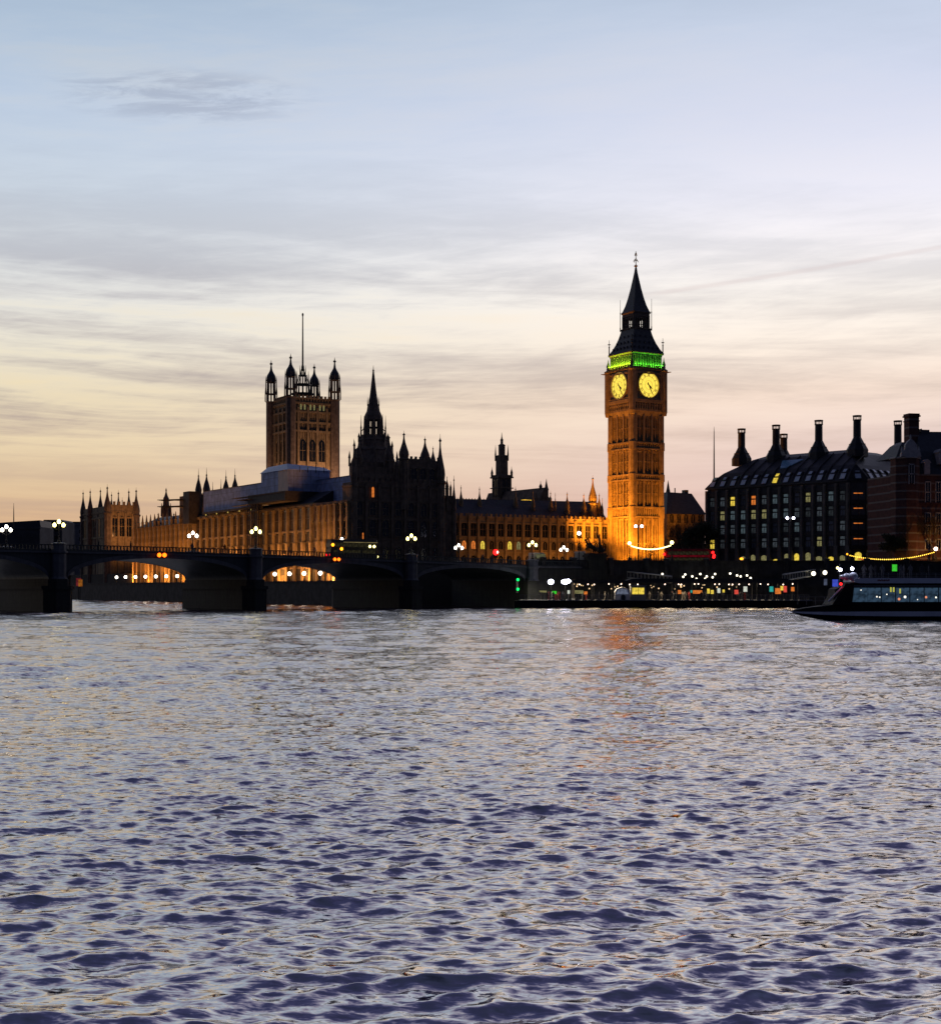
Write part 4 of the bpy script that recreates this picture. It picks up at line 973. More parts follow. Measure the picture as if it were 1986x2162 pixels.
def make_low_wing():
    s0, s1 = 108.2, 166.
    T = thing('pinnacled_wing', 'low palace wing with a row of pinnacles and a lit foot beyond the scaffolding', 'palace building', (*pal(0,s0), 5), TH)
    L = s1-s0; b = MB().box(.1,16,0,L,4.5,24.6)
    for q in (9.4,13.2,19.2): b.box(-.2,.1,0,L,q-.2,q+.2)
    part('wall', b, M['stone'], T); part('roof', MB().slab([(.3,24.6),(16,24.6),(8,28.5)],0,L), M['slate'], T)
    bm = buttress_mesh(1.1,1.2,19.6,'stone',4.2); wn = gothic_window(2.4,4.6,M['glass'],M['stone'],3)
    n = 14
    for i in range(n+1): place('buttress', bm, T, (.1,.6+i*(L-1.2)/n,5), R(-90))
    for i in range(n):
        for q in (13.7,19.6-.4): place('window', wn, T, (.08,.6+(i+.5)*(L-1.2)/n,q), R(-90))
    for px,tip,r in ((395,1090,.9),(384,1088,.8),(367,1082,1.1),(334,1082,1.1),(328,1090,.6),(402,1084,.8),(409,1078,.9)):
        s = s_at(px,2); turret_at(T,px,tip,s,r,22,.3,(0,s0))
    for i in range(4):
        s = s0+6+i*17; p = pal(-2.0,s); d = lamp('terrace_floodlight','AREA',(p[0],p[1],5.3),4200,(1,.36,.06),shape='RECTANGLE',size=16,size_y=.3)
        n_ = Vector((A.x*.75, A.y*.75, .80)); d.rotation_euler = (-n_).to_track_quat('Z','X').to_euler()
    Y = 540.; T2 = thing('stepped_spire', 'dark stepped spire standing behind the row of pinnacles', 'tower', (PX(350.7,Y),Y,GZ), TH)
    z = lambda py: PZ(py,Y); q = Y/F
    b = MB().lathe([(13*q,GZ),(12*q,z(1105)),(10*q,z(1085)),(9.5*q,z(1071)),(7*q,z(1066)),(6.2*q,z(1054)),(6.4*q,z(1052)),(4*q,z(1048)),(2.4*q,z(1043)),(1.2*q,z(1038)),(.3,z(1035)),(.05,z(1030))],8)
    for i in range(8): a = i*math.pi/4; b.lathe([(.35,z(1090)),(.3,z(1075)),(.03,z(1062))],4,10*q*math.cos(a),10*q*math.sin(a))
    part('spire_body', b, M['stone_dim'], T2)
make_low_wing()
def make_south_pavilion():
    s0 = s_at(226,0); t1 = t_at(287.5,s0); s1 = s_at(174,0)
    T = thing('end_pavilion', 'palace end pavilion with a crown of pointed turrets and one floodlit face', 'palace building', (*pal(0,s0), 5), TH)
    L = s1-s0; Yp = pal(0,s0)[1]; zt = PZ(1068,Yp)
    b = MB().box(0,t1,0,L,4.5,zt); battlement(b,0,t1,-.05,zt,1.6,.8,1.2)
    for q in (PZ(1134,Yp),PZ(1092,Yp),PZ(1080,Yp)): b.box(-.2,t1+.2,-.3,0,q-.3,q+.3); b.box(-.3,0,.01,L,q-.3,q+.3)
    part('pavilion_body', b, M['stone'], T)
    for px,tip,s,r in ((175.5,1034,s1,1.1),(190.5,1031,s1-11,1.1),(212,1029,s0+11,1.1),(226.5,1022,s0,1.3),(235.5,1038,s0+9,.9),(250,1034,s0+4,1.1),(258,1050,s0+6,.6),(272,1031,s0+5,1.2),(287.5,1029,s0,1.3),(243,1056,s0+4,.5),(203,1066,s0+14,.6)):
        t = t_at(px,s); p = pal(t,s); tip_z = PZ(tip,p[1])
        me = turret_mesh(r,0,tip_z-5,(tip_z-5)*.70); place('turret', me, T, (t,s-s0,5))
    wn = gothic_window(2.0,7.5,M['glass'],M['stone'],2)
    for x in (t1*.26,t1*.5,t1*.74): place('window', wn, T, (x,-.02,PZ(1132,Yp)))
    for i in range(5): place('window', wn, T, (-.02,L*(i+.5)/5,PZ(1132,Yp)), R(-90))
    bm = buttress_mesh(.9,.8,zt-7.5,'stone')
    for x in (t1*.13,t1*.38,t1*.62,t1*.87): place('buttress', bm, T, (x,0,5))
    p = pal(t1*.5,s0-14); q = pal(t1*.5,s0)
    lamp('pavilion_floodlight','SPOT',(p[0],p[1],23.5),5000,(1,.43,.15),aim=(q[0],q[1],25),spot_size=R(100),spot_blend=.6,shadow_soft_size=.3)
make_south_pavilion()
# terrace lamps seen through the arches
def make_terrace_lamps():
    T = thing('terrace_lamp', 'x', 'lamp', (0,0,0), TH, 'globe lamps along the palace terrace wall')
    part('lamp_post', MB().lathe([(.2,0),(.12,.3),(.07,1.4),(.14,1.5)],8), M['iron'], T, local=True)
    part('lamp_globe', MB().ball((0,0,1.85),.48,12,8), G['lamp_white'], T, local=True)
    a = [(246,'westmost, beside the dark pavilion end'),(265,'second along from the dark pavilion end'),(286,'third along from the dark pavilion end'),(307,'fourth along, midway between pier and pavilion'),(329,'under the twin orange arch lights'),(351,'second nearest the bridge pier'),(374,'nearest the bridge pier')]
    b = [(580,'nearest the granite pier on its scaffold-stair side'),(611,'second of four in the small bright arch'),(642,'third of four in the small bright arch'),(676,'last of four, nearest the dark block')]
    first = True
    for px, lb in a+b:
        s = s_at(px,-10.3); p = pal(-10.3,s); lab = 'white globe lamp on the terrace wall, '+lb
        if first: T.location = (p[0],p[1],5.9); T['label'] = lab; first = False
        else: dup(T,(p[0],p[1],5.9),TH,lab)
make_terrace_lamps()

# ------------------------------------------------------------------ office block with the tall chimneys
def make_office():
    ang = 42.5; C0 = Vector((PX(1815,365), 365.)); u = Vector((math.cos(R(ang)), math.sin(R(ang)))); v = Vector((-u.y, u.x))
    T = thing('office_block', 'large dark office block with stone piers, sloping bronze roof and rows of partly lit windows', 'office building', (C0.x, C0.y, GZ), ang)
    L, D = 47.0, 36.0; ze, zr = 30.4, 39.4
    def yl(px, x):                                     # local y of the point seen at px on the line local x
        k = (px-CX)/F; return (k*(C0.y+u.y*x)-C0.x-u.x*x)/(v.x-k*v.y)
    b = MB().box(0,D,0,L,GZ-.5,ze); c = 3.2
    b = MB().prism([(c,0),(D,0),(D,L),(0,L),(0,c)], GZ-.5, ze)
    part('wall', b, M['dark_town'], T)
    pm = MB().box(-.42,.42,-.55,0,0,ze-GZ-.3); pm.box(-.55,.55,-.7,0,0,5.4); pm.box(-.25,.25,-.75,-.5,5.4,ze-GZ-.6); pm = pm.mesh('stone_pier', M['office_stone'])
    nb = 13; ys = [c+(L-c)*i/nb for i in range(nb+1)]
    for y in ys: place('stone_pier', pm, T, (0,y,GZ), R(-90))
    xs = [c+i*3.25 for i in range(5)]
    for x in xs: place('stone_pier', pm, T, (x,0,GZ))
    sp = MB()
    for q in (14.4,18.2,21.9,25.6,29.4):
        sp.box(-.3,0,c,L,q-1.0,q); sp.box(c,D,-.3,0,q-1.0,q)
    part('spandrel_band', sp, M['office_bronze'], T)
    def win(mat):
        q = MB(); q.box(-.72,.72,-.06,.02,0,1.3,0); q.box(-.66,.66,-.06,.02,1.62,2.3,0); q.box(-1.12,1.12,-.16,.02,1.3,1.62,1); q.box(-.04,.04,-.12,-.061,0,1.3,1); q.box(-1.15,-.72,-.2,.02,-.1,2.5,1); q.box(.72,1.15,-.2,.02,-.1,2.5,1)
        return q.mesh('window',[mat,M['office_bronze']])
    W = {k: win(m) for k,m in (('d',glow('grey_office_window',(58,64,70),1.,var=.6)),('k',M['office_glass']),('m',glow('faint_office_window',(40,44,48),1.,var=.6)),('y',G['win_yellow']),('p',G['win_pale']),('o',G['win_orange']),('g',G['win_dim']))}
    rows = [14.5,18.3,22.0,25.7]; wp = {}
    pattern = {(10,3):'y',(8,3):'o',(11,2):'p',(7,2):'p',(12,0):'y',(2,0):'p',(6,2):'g',(9,2):'g',(5,3):'g',(4,1):'g',(3,3):'p',(9,1):'g',(6,3):'g',(7,1):'g',(1,3):'g',(8,2):'p',(10,2):'g',(5,2):'g'}
    for r, q in enumerate(rows):
        for i in range(nb):
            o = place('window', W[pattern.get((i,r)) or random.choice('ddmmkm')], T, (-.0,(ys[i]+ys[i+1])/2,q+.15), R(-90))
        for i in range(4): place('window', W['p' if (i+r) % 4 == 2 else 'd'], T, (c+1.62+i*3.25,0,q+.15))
        # chamfered corner bay
        d = MB(); d.box(-1.7,1.7,-.25,.1,0,2.4,0); d.box(-1.9,1.9,-1.2,0,-1.1,-.1,1)
        d.box(-.06,.06,-.32,-.2,0,2.4,1); d.box(-1.1,1.1,-.33,-.26,1.55,1.75,2)
        place('corner_bay', d.mesh('corner_bay',[M['office_glass'],M['office_bronze'],G['win_orange']]), T, (c/2,c/2,q+.15), R(-45))
    aw = MB().slab(arch_pts(1.5,2.9,.35),-.05,.02).mesh('arcade_opening', G['win_pale']); aw2 = MB().slab(arch_pts(1.6,2.6,.35),-.05,.02).mesh('arcade_opening', G['win_yellow'])
    for i in range(nb):
        if i < 10: o = place('arcade_opening', aw2 if i in (1,4,6) else aw, T, (-.02,(ys[i]+ys[i+1])/2+random.uniform(-.3,.3),GZ+.9), R(-90), (random.uniform(.7,1.3),1,random.uniform(.55,1.1)))
    place('arcade_opening', aw2, T, (c/2,c/2-.05,GZ+1.2), R(-45)); place('arcade_opening', aw, T, (c+1.6,-.02,GZ+.9))
    roof = MB(); e = .5; i1 = 11.
    ring = lambda o, z: [(c-o*.4 if o < 3 else max(o,c),o,z),(D-o,o,z),(D-o,L-o,z),(o,L-o,z),(o,(c-o*.4) if o < 3 else max(o,c)+.01,z)]
    roof.loft([ring(-e,ze),ring(-e,ze+.35),ring(.8,ze+2.2),ring(3.,ze+4.4),ring(8.5,zr-1.0),ring(i1,zr)])
    part('roof', roof, M['office_bronze'], T)
    rb = MB()
    for i in range(nb+1):
        y = ys[i]
        if y < L-9: rb.tube((-.3,y,ze+.5),(.9,y,ze+2.5),.13,n=4); rb.tube((.9,y,ze+2.5),(3.1,y,ze+4.7),.13,n=4); rb.tube((3.1,y,ze+4.7),(8.6,y,zr-.8),.13,n=4)
    part('roof_rib', rb, M['office_bronze'], T)
    dn = MB(); dn.add([(-.7,-.30,0),(.7,-.30,0),(.7,.55,1.35),(-.7,.55,1.35)],[(0,1,2,3)],0); dn.add([(-.5,.75,1.75),(.5,.75,1.75),(.5,1.5,2.5),(-.5,1.5,2.5)],[(0,1,2,3)],0)
    dn.add([(-.85,-.28,-.1),(.85,-.28,-.1),(.85,1.6,2.6),(-.85,1.6,2.6),(-.85,.4,-.3),(.85,.4,-.3),(.85,2.4,2.4),(-.85,2.4,2.4)],[(0,1,2,3),(4,7,6,5),(0,4,5,1),(1,5,6,2),(2,6,7,3),(3,7,4,0)],1)
    dv = [(x,y-.03,z+.03) for x,y,z in dn.v[:8]]; dn.v[:8] = dv
    dm = dn.mesh('dormer_window',[M['dormer_glass'],M['office_bronze']]); dl = dn.mesh('dormer_window',[G['win_yellow'],M['office_bronze']])
    for i in range(nb): place('dormer_window', dl if i == 6 else dm, T, (-.15,(ys[i]+ys[i+1])/2,ze+.75), R(-90))
    for i in range(4): place('dormer_window', dm, T, (c+1.6+i*3.2,-.15,ze+.75))
    place('dormer_window', dm, T, (c/2-.1,c/2-.1,ze+.75), R(-45))
    y0, y1 = yl(1668,4.6), yl(1645,4.6)
    sk = MB(); za = lambda x: ze+4.4+(x-3)/(5.5)*(zr-1-ze-4.4)+.12
    sk.loft([[(3.3,y0+.3,za(3.3)),(3.3,y1-1.2,za(3.3)),(3.3,y1-1.2,za(3.3)+.2),(3.3,y0+.3,za(3.3)+.2)],[(6.6,y0-2.6,za(6.6)),(6.6,y1+.5,za(6.6)),(6.6,y1+.5,za(6.6)+.2),(6.6,y0-2.6,za(6.6)+.2)]])
    part('rooflight', sk, M['sky_glass'], T)
    def chimney(h, bw):
        q = MB().lathe([(bw*1.05,-1.6),(bw*1.05,.3),(bw*.80,1.45),(bw*.80,1.75),(bw*.70,1.8),(bw*.36,3.5)],8,rot=R(22.5))
        q.lathe([(.98,3.4),(.95,h-1.3),(1.08,h-1.25),(1.08,h-1.05)],14)
        for i in range(8): a = 2*math.pi*i/8; q.box(math.cos(a)*.98-.06,math.cos(a)*.98+.06,math.sin(a)*.98-.06,math.sin(a)*.98+.06,h-1.1,h-.25)
        q.lathe([(1.12,h-.3),(1.12,h)],14); return q
    for px, top, x in ((1565,905,9.5),(1638,897,9.5),(1654,916,24.),(1728,887,9.5),(1809,877,9.5),(1895,888,None)):
        if x is None: lx, ly = 26., 9.5
        else: lx, ly = x, yl(px,x)
        if x is None:
            k = (px-CX)/F; ly = 9.5; lx = (k*(C0.y+v.y*ly)-C0.x-v.x*ly)/(u.x-k*u.y)
        p = C0+u*lx+v*ly; zt = PZ(top,p.y); zb = zr-.6
        o = part('chimney', MB().moved(lx,ly,zb,chimney(zt-zb,2.6)), M['office_bronze'], T)
    fp = MB().box(-.25,.25,-.25,.25,0,.5)
    Y = 402.; single('flagpole', MB().lathe([(.22,0),(.16,8),(.10,13.5),(.03,15)],8), M['iron'], 'thin bare flagpole at the end of the office block roof', 'flagpole', (PX(1507,Y),Y,PZ(1018,Y)))
make_office()

# ------------------------------------------------------------------ banded brick building, side street buildings
def make_brick_building():
    Y = 338.; T = thing('banded_brick_building', 'red brick building with pale stone bands, a white gable and a tall chimney', 'building', (PX(1888,Y),Y,GZ), 12)
    zz = lambda py: PZ(py,Y)
    b = MB().box(1.5,34,0,16,GZ-.5,zz(1000)); b.box(6.5,34,-.25,0,zz(1003),zz(1000)); b.box(1.6,34,-.25,0,zz(1063),zz(1060)); part('wall', b, M['brick'], T)
    b = MB().lathe([(3.2,GZ-.5),(3.2,zz(967))],8,3.2,1.2,R(22.5)); part('corner_turret', b, M['brick'], T)
    b = MB().lathe([(3.5,zz(968)),(3.6,zz(966)),(3.3,zz(964.5))],8,3.2,1.2,R(22.5))
    b.slab([(.6,zz(965)),(5.6,zz(965)),(5.4,zz(956)),(4.6,zz(950)),(4.5,zz(940)),(3.8,zz(932)),(3.1,zz(927)),(2.4,zz(932)),(1.7,zz(940)),(1.6,zz(950)),(.8,zz(956))],-1.9,-1.2)
    b.lathe([(.25,zz(927)),(.3,zz(924)),(.05,zz(918))],6,3.1,-1.5)
    for x in (1.0,5.2): b.lathe([(.3,zz(957)),(.3,zz(950)),(.05,zz(943))],6,x,-1.5)
    part('white_gable', b, M['white_stone'], T)
    r = MB().loft([[(0,-.6,zz(967)),(6.4,-.6,zz(967)),(6.4,9,zz(967)),(0,9,zz(967))],[(2.,1.,zz(938)),(4.4,1.,zz(938)),(4.4,6,zz(938)),(2.,6,zz(938))],[(3,2,zz(931)),(3.4,2,zz(931)),(3.4,5,zz(931)),(3,5,zz(931))]])
    r.loft([[(6.5,.0,zz(999.9)),(34,.0,zz(999.9)),(34,16,zz(999.9)),(6.5,16,zz(999.9))],[(7.2,2.5,zz(950)),(34,2.5,zz(950)),(34,13,zz(950)),(7.2,13,zz(950))],[(9.3,6.5,zz(903)),(34,6.5,zz(900)),(34,9,zz(900)),(9.3,9,zz(903))]])
    part('roof', r, M['slate'], T)
    ch = MB().box(6.6,9.1,5.5,8,zz(960),zz(872)); ch.box(6.35,9.35,5.25,8.25,zz(872),zz(869)); ch.box(6.5,9.2,5.4,8.1,zz(868.9),zz(865)); ch.box(6.45,9.25,5.35,8.15,zz(882),zz(880)); part('chimney_stack', ch, M['brick'], T)
    ch = MB().box(9.9,12,6,8,zz(910),zz(899)); ch.box(9.9,10.1,6,8,zz(899),zz(897)); part('small_chimney', ch, M['slate'], T)
    for x,py in ((8.0,968),(11.8,945)):
        d = MB().box(x-.7,x+.7,-.2,3,zz(py+33),zz(py+8)); d.slab([(x-.95,zz(py+8)),(x+.95,zz(py+8)),(x+.6,zz(py+3)),(x,zz(py)),(x-.6,zz(py+3))],-.3,3); part('dormer', d, M['white_stone'], T)
    wn = MB(); wn.box(-.55,.55,-.08,.02,0,2.0,0); wn.box(-.75,-.55,-.16,.02,-.2,2.2,1); wn.box(.55,.75,-.16,.02,-.2,2.2,1); wn.box(-.75,.75,-.16,.02,2.0,2.25,1); wn.box(-.05,.05,-.12,-.08,0,2,1); wn = wn.mesh('window',[M['glass'],M['white_stone']])
    for q in (1018,1040,1084,1110,1140):
        for i in range(5): place('window', wn, T, (8.2+i*2.6,-.02,zz(q+18)))
    for q in (985,1005): place('window', wn, T, (3.2,-1.78,zz(q+16)))
make_brick_building()
def make_side_buildings():
    Y = 430.; T = thing('slate_roofed_house', 'dark building with a steep slate roof between the clock tower and the office block', 'building', (PX(1408,Y),Y,GZ), 20)
    zz = lambda py: PZ(py,Y); m = Y/F
    b = MB().box(0,90*m,0,14,GZ-.5,zz(1085)); part('wall', b, M['stone_dim'], T)
    r = MB().loft([[(-.5,-.5,zz(1085)),(91*m,-.5,zz(1085)),(91*m,14.5,zz(1085)),(-.5,14.5,zz(1085))],[(22*m,5.5,zz(1036)),(80*m,5.5,zz(1038)),(80*m,8.5,zz(1038)),(22*m,8.5,zz(1036))]]); part('roof', r, M['slate'], T)
    ch = MB().box(66*m,74*m,6,8,zz(1045),zz(1030)); ch.box(44*m,46*m,6.8,7,zz(1040),zz(1026)); part('chimney_stack', ch, M['slate'], T)
    wn = gothic_window(1.2,2.6,M['glass'],M['stone_dim'],2,tr=False)
    for i in range(5):
        for q in (11,15,19,23): place('window', wn, T, (1.4+i*2.3,-.02,q))
    Y = 440.; T = thing('small_spire', 'small dark pointed spire tucked against the foot of the clock tower', 'tower', (PX(1410,Y),Y,GZ), TH); zz = lambda py: PZ(py,Y)
    part('spire_body', MB().lathe([(1.6,GZ),(1.5,zz(1068)),(1.7,zz(1066)),(1.0,zz(1050)),(.45,zz(1032)),(.04,zz(1014))],8), M['stone_dim'], T)
make_side_buildings()

# ------------------------------------------------------------------ skyline far up-river on the left
def far_block(name, label, px0, px1, top, Y, mat, rows=4, roof=None):
    T = thing(name, label, 'building', (PX(px0,Y),Y,5), 0)
    w = PX(px1,Y)-PX(px0,Y); zt = PZ(top,Y)
    b = MB().box(0,w,0,25,4.5,zt); b.box(-.5,w+.5,-.5,0,zt-1.2,zt-.4); part('wall', b, mat, T)
    if roof:
        part('roof', MB().slab([(x*w,PZ(py,Y)) for x,py in roof],2,23), M['slate'], T)
    wn = MB().box(-1.1,1.1,-.1,.05,0,1.8).mesh('window', M['glass'])
    n = max(2,int(w/6))
    for i in range(n):
        for r in range(rows): place('window', wn, T, (w*(i+.5)/n,-.03,zt-5.5-r*4.2))
far_block('riverside_block','long dark sloping-roofed block far beyond the bridge at the picture edge',-60,84,1112,760,M['dark_town'],3,[(0,1112),(.0,1107),(.62,1101),(.98,1098),(1,1112)])
far_block('riverside_block','dark flat-topped block far beyond the bridge behind the yellow lamp',86,131,1100,800,M['dark_town'],3,[(.05,1100),(.1,1097),(.92,1097),(1,1100)])
far_block('riverside_block','pale grey block far beyond the bridge next to the end pavilion',131,185,1105,840,M['pale_town'],4,[(.1,1105),(.3,1101),(.9,1101),(1,1105)])
Y = 740.; single('radio_mast', MB().lathe([(.3,0),(.25,5),(.18,9),(.06,12.5)],6), M['iron'], 'slim mast rising from the far roofline near the picture edge', 'mast', (PX(29,Y),Y,PZ(1115,Y)))

# ------------------------------------------------------------------ trees
def tree_meshes(seed, h, spread, depth=6, leafy=False):
    rnd = random.Random(seed); tr = MB(); cr = MB()
    def grow(p, d, L, r, k):
        q = p+d*L; mb = tr if k <= 1 else cr
        mb.tube(p, q, r, r*.7, n=6 if k < 2 else 4 if k < 4 else 3)
        if k >= depth: return
        n = 3 if k < 2 else rnd.choice((2,3,3))
        for i in range(n):
            a = Vector((rnd.gauss(0,1),rnd.gauss(0,1),rnd.gauss(.25,.6))).normalized()
            nd = (d*(.9 if k else 1.1)+a*spread*(1. if k else .8)).normalized(); grow(q, nd, L*rnd.uniform(.62,.86), r*.62, k+1)
        if k > 1 and rnd.random() < .6:
            a = Vector((rnd.gauss(0,1),rnd.gauss(0,1),rnd.gauss(0,.5))).normalized(); grow(p+d*L*.5, (d*.4+a).normalized(), L*.55, r*.5, k+2)
    grow(Vector((0,0,0)), Vector((rnd.gauss(0,.05),rnd.gauss(0,.05),1)).normalized(), h*.24, h*.02, 0)
    if leafy:
        vs = [Vector(v) for v in cr.v]; 
        for i in range(0, len(vs), 4):
            c = vs[i]; 
            for j in range(2):
                p = c+Vector((rnd.gauss(0,.35),rnd.gauss(0,.35),rnd.gauss(0,.3))); a = Vector((rnd.gauss(0,1),rnd.gauss(0,1),rnd.gauss(0,1))).normalized()*.28; bb = a.orthogonal().normalized()*.16
                cr.add([p-a,p+bb,p+a,p-bb],[(0,1,2,3)],1)
    return tr.mesh('trunk',M['bark']), cr.mesh('crown',[M['bark'],M['evergreen']])
TM = [tree_meshes(s,h,sp,6,lf) for s,h,sp,lf in ((1,14,.62,False),(2,15,.7,False),(3,13,.66,True),(4,12,.8,True))]
def tree(label, px, Y, k, sc, rz, z=GZ):
    T = thing('street_tree', label, 'tree', (PX(px,Y),Y,z-.2), rz, 'winter street trees'); T.scale = (sc,sc,sc)
    for nme, me in zip(('trunk','crown'), TM[k]): place(nme, me, T, (0,0,0), dz=0)
tree('broad bare tree beside the foot of the clock tower',1424,392,0,1.12,20)
tree('bare twiggy tree before the slate roofed building',1452,396,1,1.0,150)
tree('dark leafy tree in front of the office block corner',1482,388,2,1.15,70)
tree('small thin tree in front of the floodlit tower base',1377,385,1,.55,200)
tree('bare tree lit brown in front of the banded brick building',1910,333-20+24,1,.95,10)
tree('bare tree lit orange at the picture edge by the brick building',1968,330+8,0,1.05,250)
tree('low leafy tree between office corner and brick building',1880,338,3,.72,300)
lamp('street_glow','SPOT',(PX(1996,332),332,12),1200,(1,.42,.06),aim=(PX(1945,342),343,17),spot_size=R(115),spot_blend=.6,shadow_soft_size=.3)
def small_shrub(): pass

# ------------------------------------------------------------------ street lamps and festoons on the embankment
def twin_lamp(label, px, py, Y):
    T = thing('twin_street_lamp', label, 'street lamp', (PX(px,Y),Y,GZ), 0, 'tall twin-headed street lamps'); h = PZ(py,Y)-GZ
    part('lamp_post', MB().lathe([(.22,0),(.14,1.2),(.10,h-.2),(.05,h+.5)],8).tube((-.75,0,h+.1),(.75,0,h+.1),.05), M['iron'], T, local=True)
    g = MB().ball((0,0,0),.32,12,8).mesh('lamp_head',G['lamp_cold'])
    for s in (-1,1): place('lamp_head', g, T, (s*.72,0,h-.1), dz=0)
twin_lamp('tall twin white lamp in front of the floodlit clock tower base',1348,1110,352)
twin_lamp('tall twin white lamp in front of the office block facade',1668,1093,346)
twin_lamp('tall twin white lamp in front of the banded brick building',1919.5,1083,344)
def festoon(label, p0, p1, sag, n, mat, r):
    T = thing('festoon_lights', label, 'string lights', (p0[0],p0[1],GZ+1.), 0, 'light strings along the embankment'); p0, p1 = Vector(p0), Vector(p1)
    f = lambda a: p0.lerp(p1,a)-Vector((0,0,sag*4*a*(1-a)))
    q = MB()
    for i in range(40): q.tube(f(i/40)-T.location, f((i+1)/40)-T.location, .03, n=4)
    part('cable', q, M['iron'], T, local=True)
    g = MB().ball((0,0,0),r,8,5).mesh('bulb', mat)
    for i in range(1,n): o = place('bulb', g, T, f(i/n)-T.location, dz=0)
def globe_lamp(label, px, py, Y, mat=None, r=.42):
    T = thing('globe_lamp', label, 'street lamp', (PX(px,Y),Y,GZ+1.1), 0, 'globe lamps on the embankment wall'); h = PZ(py,Y)-T.location.z
    part('lamp_post', MB().lathe([(.4,0),(.3,.4),(.12,1.2),(.09,h-.5),(.2,h-.4)],8), M['iron'], T, local=True)
    place('lamp_globe', MB().ball((0,0,0),r,12,8).mesh('lamp_globe',mat or G['lamp_yellow']), T, (0,0,h), dz=0)
warm = glow('festoon_bulb',(255,232,150),5); gold = glow('golden_festoon_bulb',(255,206,70),3.2)
Y = 336.5
globe_lamp('warm globe lamp on the embankment wall below the dark edge of the clock tower',1328.5,1147,Y); globe_lamp('warm globe lamp on the embankment wall just past the clock tower',1418,1145.5,Y)
festoon('short glowing string of lights sagging across the clock tower base',P(1330,1152,Y),P(1417,1151,Y),.9,40,warm,.15)
globe_lamp('warm globe lamp on the embankment wall near the picture edge',1975,1159,Y,glow('pinkish_lamp',(255,214,190),9))
globe_lamp('warm globe lamp on the embankment wall beside the office corner',1788,1170,Y,G['lamp_amber'],.2)
festoon('long golden string of lights sagging above the tour boat',P(1790,1172,Y),P(1975,1165,Y),1.35,46,gold,.125)

# ------------------------------------------------------------------ vehicles
BUSWIN = glow('bus_window',(130,122,90),.10,var=.7)
def double_decker(label, px, Y, z, rot, body, group=None, tail=True):
    T = thing('double_decker_bus', label, 'bus', (PX(px,Y),Y,z), rot, 'double-decker buses'); L, w = 10.6, 2.5
    b = MB()
    prof = [(-w/2,.35),(w/2,.35),(w/2,3.9),(w/2-.25,4.3),(-w/2+.25,4.3),(-w/2,3.9)]
    b.loft([[(x0,y,z_) for y,z_ in prof] for x0 in (-L/2+.15,)]+[[(-L/2,y*1.0,z_) for y,z_ in prof],[(L/2,y,z_) for y,z_ in prof],[(L/2+.2,y*.9,z_*.96+.1) for y,z_ in prof]])
    part('body', b, body, T, local=True)
    q = MB().box(0,1.28,-.02,.02,0,.82).mesh('window', BUSWIN)
    for s in (-1,1):
        for z0 in (1.35,2.85):
            for i in range(7): place('window', q, T, (-L/2+.5+i*1.4,s*w/2,z0), dz=0)
    ws = MB()
    for x in (-L/2-.03,L/2+.23): ws.box(x-.02,x+.02,-1,1,1.3,2.3); ws.box(x-.02,x+.02,-1,1,2.8,3.6)
    part('windscreen', ws, M['glass'], T, local=True)
    wh = MB().tube((0,-.15,0),(0,.15,0),.5,n=14).mesh('wheel',M['rubber'])
    for x in (-3.3,3.1):
        for s in (-1,1): place('wheel', wh, T, (x,s*1.15,.5), dz=0)
    hl = MB().ball((0,0,0),.24,8,5)
    tl = hl.mesh('tail_light',G['lamp_tail']); h2 = hl.mesh('headlight',G['lamp_yellow'])
    for s in (-.95,.95): place('tail_light', tl, T, (-L/2-.05,s,1.2), dz=0); place('headlight', h2, T, (L/2+.22,s,.9), dz=0)
    return T
p = bpt(33,BW*.42); T = double_decker('dark double-decker bus with amber markers crossing the bridge before the dark block',742,p[1]-2,btop(33)-1.1,BR-3,M['dark_car'])
am = MB().ball((0,0,0),.34,8,5).mesh('amber_light',G['lamp_amber'])
place('amber_light', am, T, (-5.0,-1.3,3.2), dz=0); place('amber_light', am, T, (-3.0,-1.3,2.4), dz=0)
yl = MB().ball((0,0,0),.28,8,5).mesh('marker_light',G['lamp_yellow'])
for x in (3.6,4.6): place('marker_light', yl, T, (x,-1.3,3.0), dz=0)
place('roof_strip', MB().box(-2.5,5.4,-1.28,-1.24,3.72,3.86).mesh('roof_strip',glow('roof_strip_light',(150,134,90),.6,var=.4)), T, (0,0,0), dz=0)
T = double_decker('red double-decker bus with red tail lights on the embankment road beside the clock tower',1452,356,GZ,180,M['bus_red'])
tl = MB().ball((0,0,0),.34,8,5).mesh('brake_light',G['lamp_red'])
for x,z in ((5.9,3.0),(-5.7,3.4),(-5.9,2.3),(-6.0,2.7)): place('brake_light', tl, T, (x,1.35,z), dz=0)
place('body_panel', MB().box(-5.,5.2,1.3,1.34,2.35,2.75).mesh('body_panel',glow('lit_red_bus_side',(120,14,30),.6,var=.5)), T, (0,0,0), dz=0)
